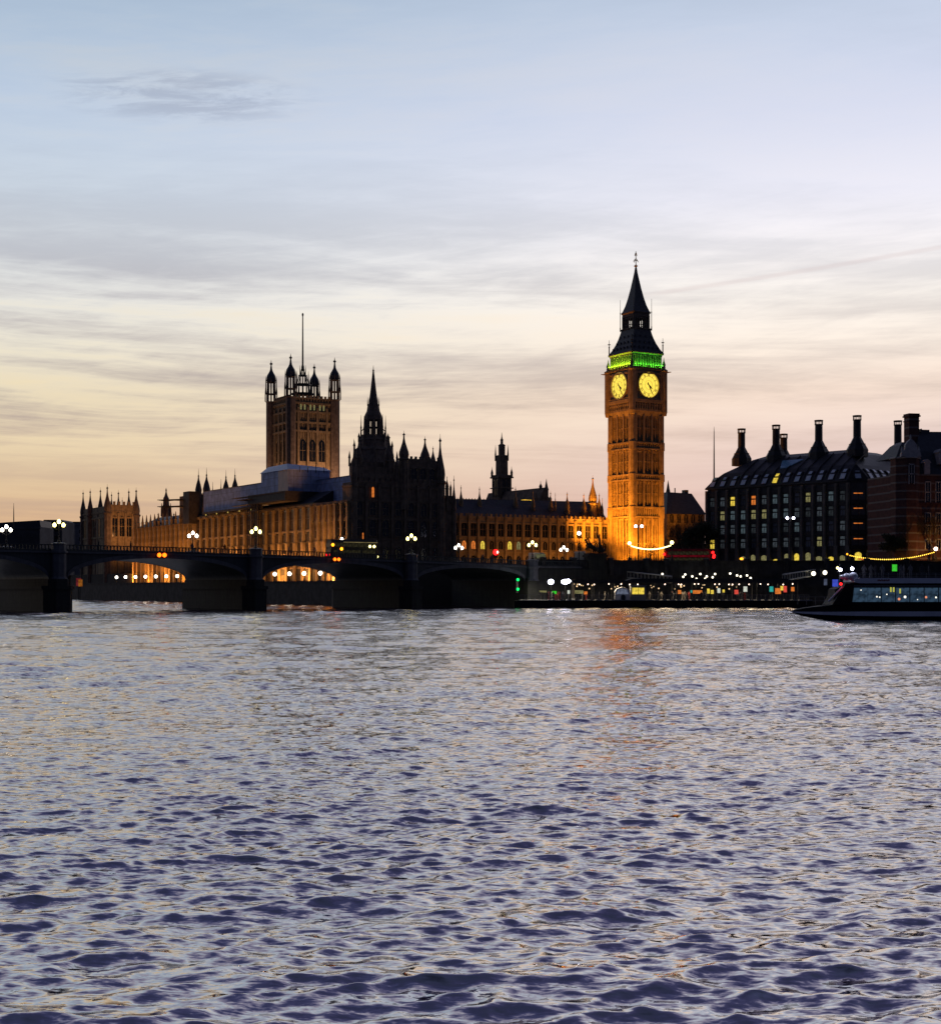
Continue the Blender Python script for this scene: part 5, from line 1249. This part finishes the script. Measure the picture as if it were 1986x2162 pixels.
def van(label, px, Y, z, rot, body, cat='van', hgt=2.4, L=5.2, lights=None):
    T = thing('parked_van' if cat == 'van' else 'car', label, cat, (PX(px,Y),Y,z), rot, None); w = 1.95
    b = MB(); s = [(-L/2,.4),(L/2,.4),(L/2,1.1),(L/2-.9,1.3),(L/2-1.6,hgt-.1),(L/2-1.9,hgt),(-L/2+.1,hgt),(-L/2,hgt-.3)] if cat == 'van' else [(-L/2,.3),(L/2,.3),(L/2,.8),(L/2-1.1,.95),(L/2-1.9,hgt),(-L/2+1.1,hgt),(-L/2+.3,.95),(-L/2,.85)]
    b.slab(s,-w/2,w/2); part('body', b, body, T, local=True)
    q = MB(); 
    for sd in (-1,1): q.slab([(L/2-2.7,hgt*.55),(L/2-1.25,hgt*.55),(L/2-1.7,hgt*.9),(L/2-2.7,hgt*.9)],sd*w/2-.02,sd*w/2+.02)
    part('window', q, M['glass'], T, local=True)
    wh = MB().tube((0,-.12,0),(0,.12,0),.36,n=12).mesh('wheel',M['rubber'])
    for x in (-L/2+.9,L/2-.9):
        for sd in (-1,1): place('wheel', wh, T, (x,sd*.92,.36), dz=0)
    hl = MB().ball((0,0,0),.18,8,5)
    if lights:
        for sd in (-.75,.75): place('headlight', hl.mesh('headlight',G[lights]), T, (L/2,sd,.75), dz=0)
    return T
p = bpt(-2,5); T = van('pale high-roofed van stopped on the bridge near the land end',1138,p[1],btop(0)-1.1,BR,M['van_white'],hgt=2.9,L=4.4)
place('lit_panel', MB().box(-1.6,.9,-1.0,-.98,1.7,2.6).mesh('lit_panel',glow('lit_van_side',(150,150,110),.35,var=.4)), T, (0,0,0), dz=0)
T = van('white van with lit rear turning off the bridge by the statue plinth',1222,338,GZ+.4,BR+60,M['van_white'],hgt=2.8,lights='lamp_yellow')
for x,z,m in ((-.6,2.0,'win_white'),(.3,2.4,'win_yellow'),(-1.5,1.8,'win_red')): place('lit_panel', MB().box(-.35,.35,-.03,.03,-.3,.3).mesh('lit_panel',G[m]), T, (x,-1.02,z), dz=0)
T = van('dark car with an amber roof sign on the embankment road by the office',1565,350,GZ,180,M['dark_car'],'car',1.45,4.4); place('roof_sign', MB().ball((0,0,0),.45,8,5,.6).mesh('roof_sign',G['lamp_amber']), T, (0,0,2.0-.2), dz=0)
T = van('dark car with orange lights on the embankment road near the boat bow',1816,350,GZ,180,M['dark_car'],'car',1.45,4.4); place('roof_sign', MB().box(-.6,.6,-.2,.2,-.2,.2).mesh('roof_sign',G['win_orange']), T, (0,.6,1.75), dz=0)
T = van('coach with a glowing orange destination band by the picture edge',1962,350,GZ,180,M['dark_car'],'van',2.9,7.5); place('destination_band', MB().box(-1.3,1.3,-.04,.04,-.3,.3).mesh('destination_band',glow('orange_band',(255,140,60),1.1)), T, (.2,1.02,1.9), dz=0)

# ------------------------------------------------------------------ skinned figures
def skin_mesh(name, pts, edges, radii, mat, sub=1):
    me = bpy.data.meshes.new('tmp'); bm = bmesh.new(); lay = bm.verts.layers.skin.verify(); vs_ = [bm.verts.new(p) for p in pts]
    for a, b in edges: bm.edges.new((vs_[a], vs_[b]))
    for i, v in enumerate(vs_):
        r = radii[i]; v[lay].radius = (r, r) if not isinstance(r, tuple) else r; v[lay].use_root = (i == 0)
    bm.to_mesh(me); bm.free()
    o = bpy.data.objects.new('tmp', me); COL.objects.link(o)
    o.modifiers.new('s','SKIN'); m2 = o.modifiers.new('d','SUBSURF'); m2.levels = sub; m2.render_levels = sub
    dg = bpy.context.evaluated_depsgraph_get(); out = bpy.data.meshes.new_from_object(o.evaluated_get(dg)); out.name = name
    bpy.data.objects.remove(o); bpy.data.meshes.remove(me); out.materials.clear(); out.materials.append(mat); return out
def person_mesh(mat, walk=0., arm=0.):
    w = walk
    pts = [(0,0,.95),(0,0,1.2),(0,.01,1.42),(0,.01,1.52),(0,-.02,1.68),(0,-.02,1.76),
           (.19,0,1.42),(.25,-.03-arm*.1,1.15),(.24,-.12-arm*.25,.92+arm*.2),(-.19,0,1.42),(-.25,.03,1.15),(-.24,-.06,.9),
           (.10,0,.9),(.11,-.12*w,.5),(.11,.14*w,.09),(.12,.14*w-.14,.04),(-.10,0,.9),(-.11,.14*w,.5),(-.11,.30*w,.09),(-.12,.30*w-.14,.04)]
    ed = [(0,1),(1,2),(2,3),(3,4),(4,5),(2,6),(6,7),(7,8),(2,9),(9,10),(10,11),(0,12),(12,13),(13,14),(14,15),(0,16),(16,17),(17,18),(18,19)]
    rad = [(.17,.13),(.16,.12),(.17,.12),.06,.105,.08,.085,.06,.045,.085,.06,.045,.11,.075,.055,.045,.11,.075,.055,.045]
    return skin_mesh('person', pts, ed, rad, mat)
PM = [person_mesh(M['coat'],0,.2), person_mesh(M['coat_grey'],1,0), person_mesh(M['coat'],1,.5), person_mesh(M['coat_red'],0,0), person_mesh(M['coat_pale'],.6,.3), person_mesh(M['coat_grey'],0,.6)]
def person(label, x, y, z, rz, k, group):
    o = bpy.data.objects.new('person', PM[k]); COL.objects.link(o); o.location = (x,y,z); o.rotation_euler = (0,0,R(rz))
    o['label'] = label; o['category'] = 'person'; o['group'] = group; return o
for i, t in enumerate([-9,-6.5,-3,2,5.5,9.5,12,15,19,22.5,26,36,41,47,52.5,58,62,71,78,90,96]):
    x, y = bpt(t,.95+random.random()*1.4); person('dark-coated pedestrian on the bridge pavement behind the near parapet', x, y, btop(max(t,0))-1.1+.28, BR+random.choice((90,-90,0)), random.choice((0,1,2,5)), 'pedestrians on the bridge')
for i, px in enumerate((1332,1341,1352,1363,1371,1384,1396)):
    person('dark-coated pedestrian on the embankment in front of the clock tower', PX(px,339), 339, GZ+.35, random.choice((90,-90,0)), random.choice((0,1,2)), 'pedestrians by the clock tower')

# ------------------------------------------------------------------ charioteer statue
def make_statue():
    Y = 330.; T = thing('chariot_statue', 'dark bronze charioteer with rearing horses on a tall stone plinth at the bridge end', 'statue', (PX(1256,Y),Y,6.), 14)
    z = lambda py: PZ(py,Y); m = Y/F
    b = MB().box(-2.1,2.1,-1.6,1.6,5.9,z(1176)); b.box(-2.35,2.35,-1.85,1.85,5.9,8.2); b.box(-2.4,2.4,-1.9,1.9,z(1176),z(1172)); b.box(-2.1,2.1,-1.6,1.6,z(1172),z(1168)); b.box(-.5,.5,-1.7,-1.6,z(1205),z(1195)); part('plinth', b, M['white_stone'] if False else M['granite'], T)
    zb = z(1168)
    def horse(dy, lift):
        pts = [(-.2,dy,1.25),(-.75,dy,1.5+lift*.5),(-1.15,dy,1.95+lift),(-1.35,dy,2.55+lift),(-1.55,dy,2.85+lift),(-1.9,dy,2.6+lift),(.4,dy,1.2),(.75,dy,.9),
               (-.95,dy-.2,1.2+lift*.6),(-1.45,dy-.2,1.25+lift),(-1.6,dy-.2,.85+lift),(-.95,dy+.2,1.1+lift*.4),(-1.5,dy+.2,1.0+lift*.7),(-1.55,dy+.2,.55+lift*.5),
               (.45,dy-.2,.75),(.2,dy-.2,.4),(.35,dy-.2,.03),(.45,dy+.2,.75),(.15,dy+.2,.4),(.3,dy+.2,.03),(-1.5,dy,3.05+lift)]
        ed = [(0,1),(1,2),(2,3),(3,4),(4,5),(0,6),(6,7),(1,8),(8,9),(9,10),(1,11),(11,12),(12,13),(6,14),(14,15),(15,16),(6,17),(17,18),(18,19),(4,20)]
        rad = [.38,.36,.26,.19,.17,.11,.34,.07,.15,.1,.07,.15,.1,.07,.17,.1,.08,.17,.1,.08,.05]
        return skin_mesh('horse', pts, ed, rad, M['bronze'])
    for dy, l in ((-.7,.35),(.7,.15)): place('horse', horse(dy,l), T, (-.4,0,zb))
    pts = [(1.15,0,1.5),(1.15,0,2.2),(1.12,0,2.75),(1.1,0,3.0),(1.08,0,3.3),(1.08,0,3.45),(.85,-.3,2.75),(.55,-.5,3.2),(.35,-.6,3.65),(1.05,.35,2.7),(.85,.6,3.05),(.7,.7,3.4),(1.2,0,.9),(1.3,0,.25)]
    ed = [(0,1),(1,2),(2,3),(3,4),(4,5),(2,6),(6,7),(7,8),(2,9),(9,10),(10,11),(0,12),(12,13)]
    rad = [.3,.28,.3,.11,.19,.14,.13,.1,.06,.13,.1,.06,.42,.62]
    f = place('charioteer', skin_mesh('charioteer', pts, ed, rad, M['bronze']), T, (-.2,0,zb), 0, (1.1,1.1,1.24))
    for x, y in ((1.75,-.45),(1.75,.45)):
        q = [(x-.2,y,1.0),(x-.2,y,1.5),(x-.2,y,1.75),(x-.2,y,1.95),(x-.3,y,.55),(x,y,.1)]; place('crouching_daughter', skin_mesh('crouching_daughter',q,[(0,1),(1,2),(2,3),(0,4),(4,5)],[.24,.22,.1,.16,.26,.2],M['bronze']), T, (-.2,0,zb))
    c = MB().slab([(.6,zb+.35),(2.1,zb+.35),(2.1,zb+1.0),(1.5,zb+.8),(.9,zb+1.15),(.6,zb+1.3)],-.75,.75)
    for s in (-1,1): c.tube((1.3,s*.8,zb+.55),(1.3,s*.95,zb+.55),.52,n=16)
    part('chariot', c, M['bronze'], T)
    part('spear', MB().tube((.1,-.62,zb+1.5),(.25,-.62,zb+5.1),.035,n=5), M['bronze'], T)
make_statue()
Y = 331.; T = thing('globe_lamp', 'single white lamp beside the raised heads of the statue horses', 'street lamp', (PX(1222,Y),Y,GZ+.3), 0)
h = PZ(1126,Y)-T.location.z; part('lamp_post', MB().lathe([(.2,0),(.08,1),(.06,h)],8), M['iron'], T, local=True); part('lamp_globe', MB().ball((0,0,h),.40,12,8), G['lamp_white'], T, local=True)

# ------------------------------------------------------------------ floating pier
PY = 308.
def make_pier():
    X0, X1 = PX(1086,PY), PX(1712,PY); z = lambda py: PZ(py,PY)
    T = thing('floating_pier', 'long black floating pier with a pale railing moored under the embankment', 'pier', (X0,PY,0), 0); L = X1-X0
    b = MB().loft([[(0,.6,-.8),(0,8.,-.8),(0,8.,1.45),(0,.6,1.45)],[(1.5,0,-.8),(1.5,8.6,-.8),(1.5,8.6,1.55),(1.5,0,1.55)],[L,0,-.8] and [(L,0,-.8),(L,8.6,-.8),(L,8.6,1.55),(L,0,1.55)]])
    for i in range(30): b.box(1.8+i*2.05,2.0+i*2.05,-.12,-.001,.1,1.5)
    part('hull', b, M['black_paint'], T)
    d = MB().box(1.0,L-.2,.1,8.4,1.56,1.66); 
    for i in range(36): d.box(8+i*1.5,8.9+i*1.5,-.06,.08,1.57,1.72)
    part('deck', d, M['steel'], T)
    r = MB()
    for i in range(61): x = 1.2+i*(L-1.6)/60; r.tube((x,.2,1.66),(x,.2,2.75),.03,n=4)
    for q in (2.0,2.25,2.5,2.75): r.tube((1.2,.2,q),(L-.4,.2,q),.025,n=4)
    part('railing', r, M['steel'], T)
    C = thing('pier_canopy', 'flat dark canopy on thin posts over the floating pier with small ceiling lamps', 'canopy', (PX(1208,PY),PY+1.2,1.66), 0)
    Lc = PX(1690,PY)-PX(1208,PY)
    rf = MB().box(0,Lc,0,6,5.35,5.6); rf.box(0,Lc,-.1,.0,5.25,5.75); rf.slab([(11,5.6),(Lc-1,5.6),(Lc-2.5,6.1),(12.5,6.1)],1,5); part('canopy_roof', rf, M['dark_car'], C)
    ps = MB().lathe([(.07,0),(.05,3.6)],6).mesh('canopy_post', M['iron'])
    for i in range(12):
        for y in (.3,5.7): place('canopy_post', ps, C, (.3+i*(Lc-.6)/11,y,1.66))
    lm = MB().ball((0,0,0),.14,8,5); lmw = lm.mesh('ceiling_lamp',glow('canopy_lamp',(255,222,196),3.4))
    for px in (1223,1241,1254,1285,1311,1329,1346,1403.5,1432,1438,1466,1474,1509,1518,1538.5,1546,1560,1581,1605,1621,1653,1673):
        place('ceiling_lamp', lmw, C, (PX(px,PY+.9)-C.location.x,-.25,z(1233.5)+random.uniform(-.06,.06)))
    for i in range(3): lamp('canopy_light','AREA',(C.location.x+8+i*16,PY+3.4,5.2),1100,(1,.78,.5),shape='RECTANGLE',size=14,size_y=3.)
    lamp('deck_light','AREA',(PX(1160,PY),PY+4,6.),1000,(1,.86,.66),shape='RECTANGLE',size=10,size_y=2.)
    rl = random.Random(9); lm2 = lm.mesh('ceiling_lamp',glow('back_canopy_lamp',(255,214,160),1.3))
    for i in range(30): o = place('ceiling_lamp', lm2, C, (rl.uniform(.5,Lc-8),rl.uniform(2.,5.5),rl.uniform(3.9,5.1)), 0, (rl.uniform(.6,1.2),)*3)
    # kiosks, stalls and lit boards standing on the deck
    K = thing('ticket_kiosk', 'white arched ticket kiosk on the floating pier', 'kiosk', (PX(1299,PY),PY+1.4,1.66), 0)
    w = PX(1331,PY)-PX(1299,PY)
    b = MB().slab([(0,0),(w,0),(w,1.6),(w*.85,2.35),(w*.5,2.7),(w*.15,2.35),(0,1.6)],0,2.2); part('kiosk_body', b, M['white_paint'], K, local=True)
    part('lit_front', MB().slab([(.3,1.2),(w-.3,1.2),(w*.8,2.1),(w*.5,2.35),(w*.2,2.1)],-.04,-.01), glow('kiosk_pale_light',(140,150,176),.42,var=.5), K, local=True)
    part('kiosk_door', MB().slab(arch_pts(.9,1.15,.5),-.06,-.041).moved(0,0,0,MB()), M['iron'], K, local=True).location.x = w*.55
    K = thing('ticket_office', 'small pier office with a bright yellow lit window', 'kiosk', (PX(1333,PY),PY+1.3,1.66), 0)
    w = PX(1365,PY)-PX(1333,PY)
    b = MB().box(0,w,0,2.4,0,2.9); b.box(-.15,w+.15,-.15,2.5,2.9,3.02); part('office_body', b, M['steel'], K, local=True)
    part('lit_window', MB().box(.25,w-.4,-.05,-.01,1.2,2.55), G['win_yellow'], K, local=True); part('window_bar', MB().box(w/2-.1,w/2-.02,-.09,-.052,1.2,2.55), M['iron'], K, local=True)
    def board(label, px, py, w, h, g, cat='lit sign', dy=1.1):
        zt = z(py); B_ = thing('lit_board', label, cat, (PX(px,PY+dy),PY+dy,1.66), 0, 'lit boards and stalls on the floating pier')
        part('board_face', MB().box(-w/2,w/2,-.06,-.02,zt-1.66-h/2,zt-1.66+h/2), G[g], B_, local=True)
        c = MB().box(-w/2-.06,w/2+.06,-.015,.12,zt-1.66-h/2-.06,zt-1.66+h/2+.06); c.box(-w/2,-w/2+.07,0,.08,0,zt-1.66-h/2); c.box(w/2-.07,w/2,0,.08,0,zt-1.66-h/2); part('board_frame', c, M['iron'], B_, local=True)
    for a in (('amber board at the end of the pier beside the red round sign',1434,1250,.7,.8,'win_orange'),('long orange lit counter on the pier behind the standing crowd',1472,1250,1.9,.7,'win_orange'),('small teal lit board beside the orange counter',1459,1249,.35,.5,'win_teal'),
              ('tall yellow lit panel on the pier, one of a close pair, nearer the orange counter',1495,1248,.55,1.0,'win_yellow'),('tall yellow lit panel on the pier, one of a close pair, nearer the white panel',1503,1250,.6,.8,'win_yellow'),('white lit panel standing on the pier beside the yellow pair',1517,1247,.6,1.0,'win_white'),
              ('narrow yellow panel between white panel and red sign',1527,1248,.45,.6,'win_yellow'),('round-looking red lit sign on the floating pier',1554,1250,.8,.9,'win_red'),('pale lit panel beyond the red sign on the pier',1573,1244,.8,1.1,'win_white'),
              ('teal and green lit panel of the souvenir stall',1628,1244,.8,1.1,'win_teal'),('orange lit panel of the souvenir stall',1642,1248,1.2,1.2,'win_orange'),('yellow lit panel of the souvenir stall',1650,1242,.6,.9,'win_yellow'),('red lit panel of the souvenir stall',1657,1244,.7,1.3,'win_red'),('dull orange board at the boat end of the pier',1673,1244,.7,.9,'win_orange'),
              ('row of pale yellow lit posters on the open pier deck near the two floodlights',1222,1250,1.8,.7,'win_pale'),('amber poster on the open pier deck near the kiosk',1236,1252,.7,.6,'win_orange'),('green-tinted lit poster on the open pier deck',1170,1251,.9,.6,'win_green'),('pale lit poster at the open end of the pier',1146,1249,1.5,.4,'win_pale'),('white poster on the open pier deck below the second floodlight',1200,1250,.5,.7,'win_white')):
        board(*a)
    # bright floodlights on masts
    for px, lb in ((1162.5,'dazzling white floodlight on the pier mast nearer the bridge'),(1193,'dazzling white double floodlight on the pier mast farther from the bridge')):
        Tm = thing('floodlight_mast', lb, 'floodlight', (PX(px,PY+2),PY+2,1.66), 0, 'pier floodlights'); h = z(1228.5)-1.66
        part('mast', MB().lathe([(.1,0),(.07,h)],6), M['iron'], Tm, local=True)
        gg = MB().ball((0,-.25,h),.62,12,8,.85)
        if px > 1180: gg.ball((.62,-.25,h+.15),.5,12,8,.85); gg.ball((-.45,-.25,h),.4,10,6)
        part('lamp_head', gg, G['lamp_cold'], Tm, local=True)
    # gangways up to the embankment
    for lb, a, b_ in (('pale gangway handrail sloping from the pier up towards the bridge end',(1324,1207,331),(1418,1217,PY+6)),('dark gangway sloping from the embankment down towards the boat bow',(1720,1203,331),(1655,1213,PY+6))):
        p, q = Vector(P(*a)), Vector(P(*b_)); Tm = thing('gangway', lb, 'gangway', (p.x,p.y,0), 0)
        p = p-Tm.location; q = q-Tm.location; w = Vector((0,1.8,0)); m_ = MB()
        for o in (Vector(),w):
            m_.tube(p+o,q+o,.13,n=6); m_.tube(p+o-Vector((0,0,1.3)),q+o-Vector((0,0,1.3)),.12,n=6)
            for i in range(13): c = p.lerp(q,i/12)+o; m_.tube(c,c-Vector((0,0,1.3)),.05,n=4)
        part('handrail', m_, M['van_white'], Tm, local=True)
        f = MB().loft([[tuple(p-Vector((0,0,1.3))),tuple(p+w-Vector((0,0,1.3))),tuple(p+w-Vector((0,0,1.45))),tuple(p-Vector((0,0,1.45)))],[tuple(q-Vector((0,0,1.3))),tuple(q+w-Vector((0,0,1.3))),tuple(q+w-Vector((0,0,1.45))),tuple(q-Vector((0,0,1.45)))]]); part('walkway', f, M['steel'], Tm, local=True)
    T2 = thing('mooring_dolphin', 'dark timber mooring pile standing beside the end of the pier', 'mooring pile', (PX(1210,PY+9),PY+9,0), 0); part('pile', MB().lathe([(.3,-3),(.28,5.6),(.4,5.62),(.3,6.0)],8), M['wood'], T2, local=True); part('collar', MB().lathe([(.42,1.5),(.42,2.0)],8), M['steel'], T2, local=True)
    rnd = random.Random(4)
    for i in range(46):
        px = rnd.choice((rnd.uniform(1130,1290),rnd.uniform(1370,1600),rnd.uniform(1395,1600))); k = rnd.choice((0,0,1,2,4,5,3))
        lb = {0:'dark-coated',1:'grey-coated',2:'dark-coated',3:'red-coated',4:'pale-coated',5:'grey-coated'}[k]+' person waiting on the floating pier among the crowd'
        y = PY+rnd.uniform(.8,3.5); person(lb, PX(px,y), y, 1.66, rnd.uniform(0,360), k, 'crowd on the floating pier')
make_pier()
def make_wall_lamps():
    Y = 333.; T = thing('wall_lamp', 'x', 'lamp', (0,0,0), 0, 'small lamps along the foot of the embankment wall')
    part('bracket', MB().box(-.05,.05,0,1.4,-.06,.06).box(-.2,.2,1.2,1.4,-.4,.4), M['iron'], T, local=True); part('lamp_globe', MB().ball((0,0,0),.23,8,6), glow('small_wall_lamp',(255,244,214),3.5), T, local=True)
    pts = [(1442,1218),(1446,1213),(1461,1217),(1470,1222),(1478,1212),(1488,1222),(1491.5,1217),(1504,1219),(1509,1212),(1541,1211),(1555.5,1215),(1563,1217),(1576.5,1215),(1584,1220.5),(1398,1212),(1310,1217)]
    for i,(px,py) in enumerate(pts):
        lab = 'small white lamp on the embankment wall above the pier canopy' if i < 14 else 'lone small lamp on the embankment wall by the gangway'
        if i == 0: T.location = P(px,py,Y); T['label'] = lab
        else: dup(T,P(px,py,Y),0,lab)
    for px,py in ((1741,1209),(1717,1211)):
        T3 = dup(T,P(px,py,326.),0,'bright lamp at the head of the gangway over the boat bow'); T3['group'] = 'gangway lamps'; T3.scale = (2.1,2.1,2.1)
    for px, py, g, lb in ((1888,1199,'win_green','green lit board on the embankment above the boat'),):
        T4 = thing('lit_board', lb, 'lit sign', (PX(px,330),330,GZ-3), 0); zz = PZ(py,330)-T4.location.z
        part('board_face', MB().box(-.55,.55,-.05,0,zz-.75,zz+.75), G[g], T4, local=True); part('board_frame', MB().box(-.62,.62,.001,.15,zz-.82,zz+.82).box(-.1,.1,.15,4.,zz-.6,zz-.4), M['iron'], T4, local=True)
make_wall_lamps()

# ------------------------------------------------------------------ tour boat
def make_boat():
    Y = 188.; T = thing('tour_boat', 'black and white river tour boat with a long band of blue windows', 'boat', (PX(1683,Y),Y,0), 0)
    z = lambda py: PZ(py,Y); X = lambda px: PX(px,Y)-T.location.x
    st = [(0,.05,.95,1.2),(1.2,.7,.55,1.55),(3.5,1.7,.1,1.85),(7,2.5,-.4,1.98),(12,2.9,-.6,1.98),(40,2.9,-.6,1.98)]
    rings = []
    for x, w, zb, zt in st:
        cw = w*.75; rings.append([(x+.0,3-cw,zb),(x,3-w,max(zb+.3,.9)),(x,3-w,zt),(x,3+w,zt),(x,3+w,max(zb+.3,.9)),(x,3+cw,zb)])
    part('hull', MB().loft(rings), M['black_paint'], T)
    sb = MB(); sr = [(-.12,.05,1.02,1.12),(1.2,.78,.86,1.10),(3.5,1.78,.72,1.10),(7,2.58,.62,1.14),(12,2.98,.56,1.17),(40,2.98,.56,1.17)]
    sb.loft([[(x,3-w-.04,a),(x,3-w-.04,b),(x,3+w+.04,b),(x,3+w+.04,a)] for x,w,a,b in sr]); part('rubbing_strake', sb, M['white_paint'], T)
    xc = X(1796); cab = MB()
    cab.slab([(xc-2.3,1.97),(40,1.97),(40,4.72),(xc-.6,4.72),(xc-.9,4.1)],.35,5.65); part('cabin', cab, M['black_paint'], T)
    pane_w = 30.3/F*Y
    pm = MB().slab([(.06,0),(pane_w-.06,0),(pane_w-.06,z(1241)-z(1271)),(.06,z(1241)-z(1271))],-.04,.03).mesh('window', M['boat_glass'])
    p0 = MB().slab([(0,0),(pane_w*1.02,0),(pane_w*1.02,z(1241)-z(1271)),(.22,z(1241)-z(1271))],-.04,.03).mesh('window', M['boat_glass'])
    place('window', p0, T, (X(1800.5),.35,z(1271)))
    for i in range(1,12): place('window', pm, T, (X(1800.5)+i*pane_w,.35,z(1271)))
    rail = MB().box(X(1803),40,.3,.34,z(1238),z(1236.6)); part('window_trim', rail, M['steel'], T)
    band = MB().loft([[(X(1812)-.5,.25,z(1229)),(X(1812)-.5,5.75,z(1229)),(X(1812)-.5,5.75,z(1224)),(X(1812)-.5,.25,z(1224))],[(X(1816),.2,z(1231.5)),(X(1816),5.8,z(1231.5)),(X(1816),5.8,z(1220.5)),(X(1816),.2,z(1220.5))],[(40,.2,z(1231.5)),(40,5.8,z(1231.5)),(40,5.8,z(1220.5)),(40,.2,z(1220.5))]]); part('upper_deck_band', band, M['white_paint'], T)
    nm = MB(); rnd = random.Random(3)
    x = X(1853)
    while x < X(1876): w = rnd.uniform(.09,.15); nm.box(x,x+w,.17,.19,z(1227),z(1227)+rnd.uniform(.16,.24)); x += w+.05
    part('name_lettering', nm, M['coat_red'], T)
    rl = MB()
    for i in range(26): x = X(1816)+i*1.2; rl.tube((x,.3,z(1220)),(x,.3,z(1210)),.025,n=4)
    for q in (1217,1213.5,1210): rl.tube((X(1816),.3,z(q)),(40,.3,z(q)),.022,n=4)
    for i in range(9): rl.tube((.6+i*1.05,3-min(2.4,.5+i*.32),2.0),(.6+i*1.05,3-min(2.4,.5+i*.32),3.0),.025,n=4)
    for q in (2.5,3.0): 
        for i in range(8): rl.tube((.6+i*1.05,3-min(2.4,.5+i*.32),q),(.6+(i+1)*1.05,3-min(2.4,.5+(i+1)*.32),q),.022,n=4)
    part('railing', rl, M['steel'], T)
    wh = MB().loft([[(X(1768),1.2,4.0),(X(1768),4.8,4.0),(X(1762),4.8,2.0),(X(1762),1.2,2.0)],[(X(1800),.9,4.75),(X(1800),5.1,4.75),(X(1800),5.1,2.0),(X(1800),.9,2.0)]]); part('wheelhouse', wh, M['black_paint'], T)
    boom = MB().tube((X(1752),.9,z(1270)),(X(1782),.9,z(1239)),.11,n=6); part('bow_boom', boom, M['white_paint'], T)
    rf = MB().ball((0,0,0),.5,12,8,.95).mesh('life_raft', M['raft'])
    for px, s in ((1791,1.),(1804.5,1.25),(1781,.6)):
        o = place('life_raft', rf, T, (X(px),.9,z(1218)), 0, (s,.8,s))
    ms = MB().tube((X(1784),3,4.7),(X(1784),3,7.2),.05,n=5); ms.tube((X(1779),3,6.2),(X(1789),3,6.2),.04,n=4); part('signal_mast', ms, M['steel'], T)
    lw = MB().ball((0,0,0),.22,10,6).mesh('deck_light',G['lamp_cold'])
    for px,py in ((1777,1203),(1802,1200.5)): place('deck_light', lw, T, (X(px),.8,z(py)))
    place('masthead_light', MB().ball((0,0,0),.17,8,5).mesh('masthead_light',G['lamp_yellow']), T, (X(1771),.8,z(1199)))
    place('port_light', MB().ball((0,0,0),.17,8,5).mesh('port_light',G['lamp_red']), T, (X(1776),.3,z(1233)))
    b = MB().box(-.35,.35,-.05,.05,-.45,.45).mesh('lit_panel',G['win_blue']); place('lit_panel', b, T, (X(1766),.8,z(1231)))
    b = MB().box(-.2,.2,-.05,.05,-.4,.4).mesh('lit_panel',glow('pale_blue_panel',(120,130,160),.35,var=.5)); place('lit_panel', b, T, (X(1747),1.2,z(1229)))
    sm = MB().ball((0,0,0),.085,8,5); smw = sm.mesh('cabin_light',glow('cabin_light',(240,235,220),1.6)); smo = sm.mesh('cabin_light',glow('cabin_orange_light',(240,150,110),1.0))
    for px,py,m_,s in ((1818.5,1246,smw,.9),(1852,1260,smw,1.2),(1858,1261,smw,1.1),(1873,1255,smw,1.),(1911.5,1260.5,smw,2.),(1899,1265,smo,2.),(1956,1261,smo,1.8),(1977,1261.5,smw,1.4),(1938,1266,smw,.8)):
        o = place('cabin_light', m_, T, (X(px),.29,z(py)), 0, (s,s,s))
    ylm = MB().box(-.1,.1,-.02,.02,-.3,.3).mesh('cabin_light',glow('cabin_yellow_strip',(190,190,80),.8))
    for px,py in ((1881.5,1245),(1887.5,1245),(1901,1248)): place('cabin_light', ylm, T, (X(px),.29,z(py)))
    for i,px in enumerate((1828,1843,1850,1869,1905,1915,1929,1948,1969)):
        person('dark-clad passenger standing at the rail of the tour boat', PX(px,Y+1.5), Y+1.5+random.random()*2, z(1220.5)+.0, random.choice((0,180,90)), random.choice((0,1,5)), 'passengers on the tour boat')
make_boat()
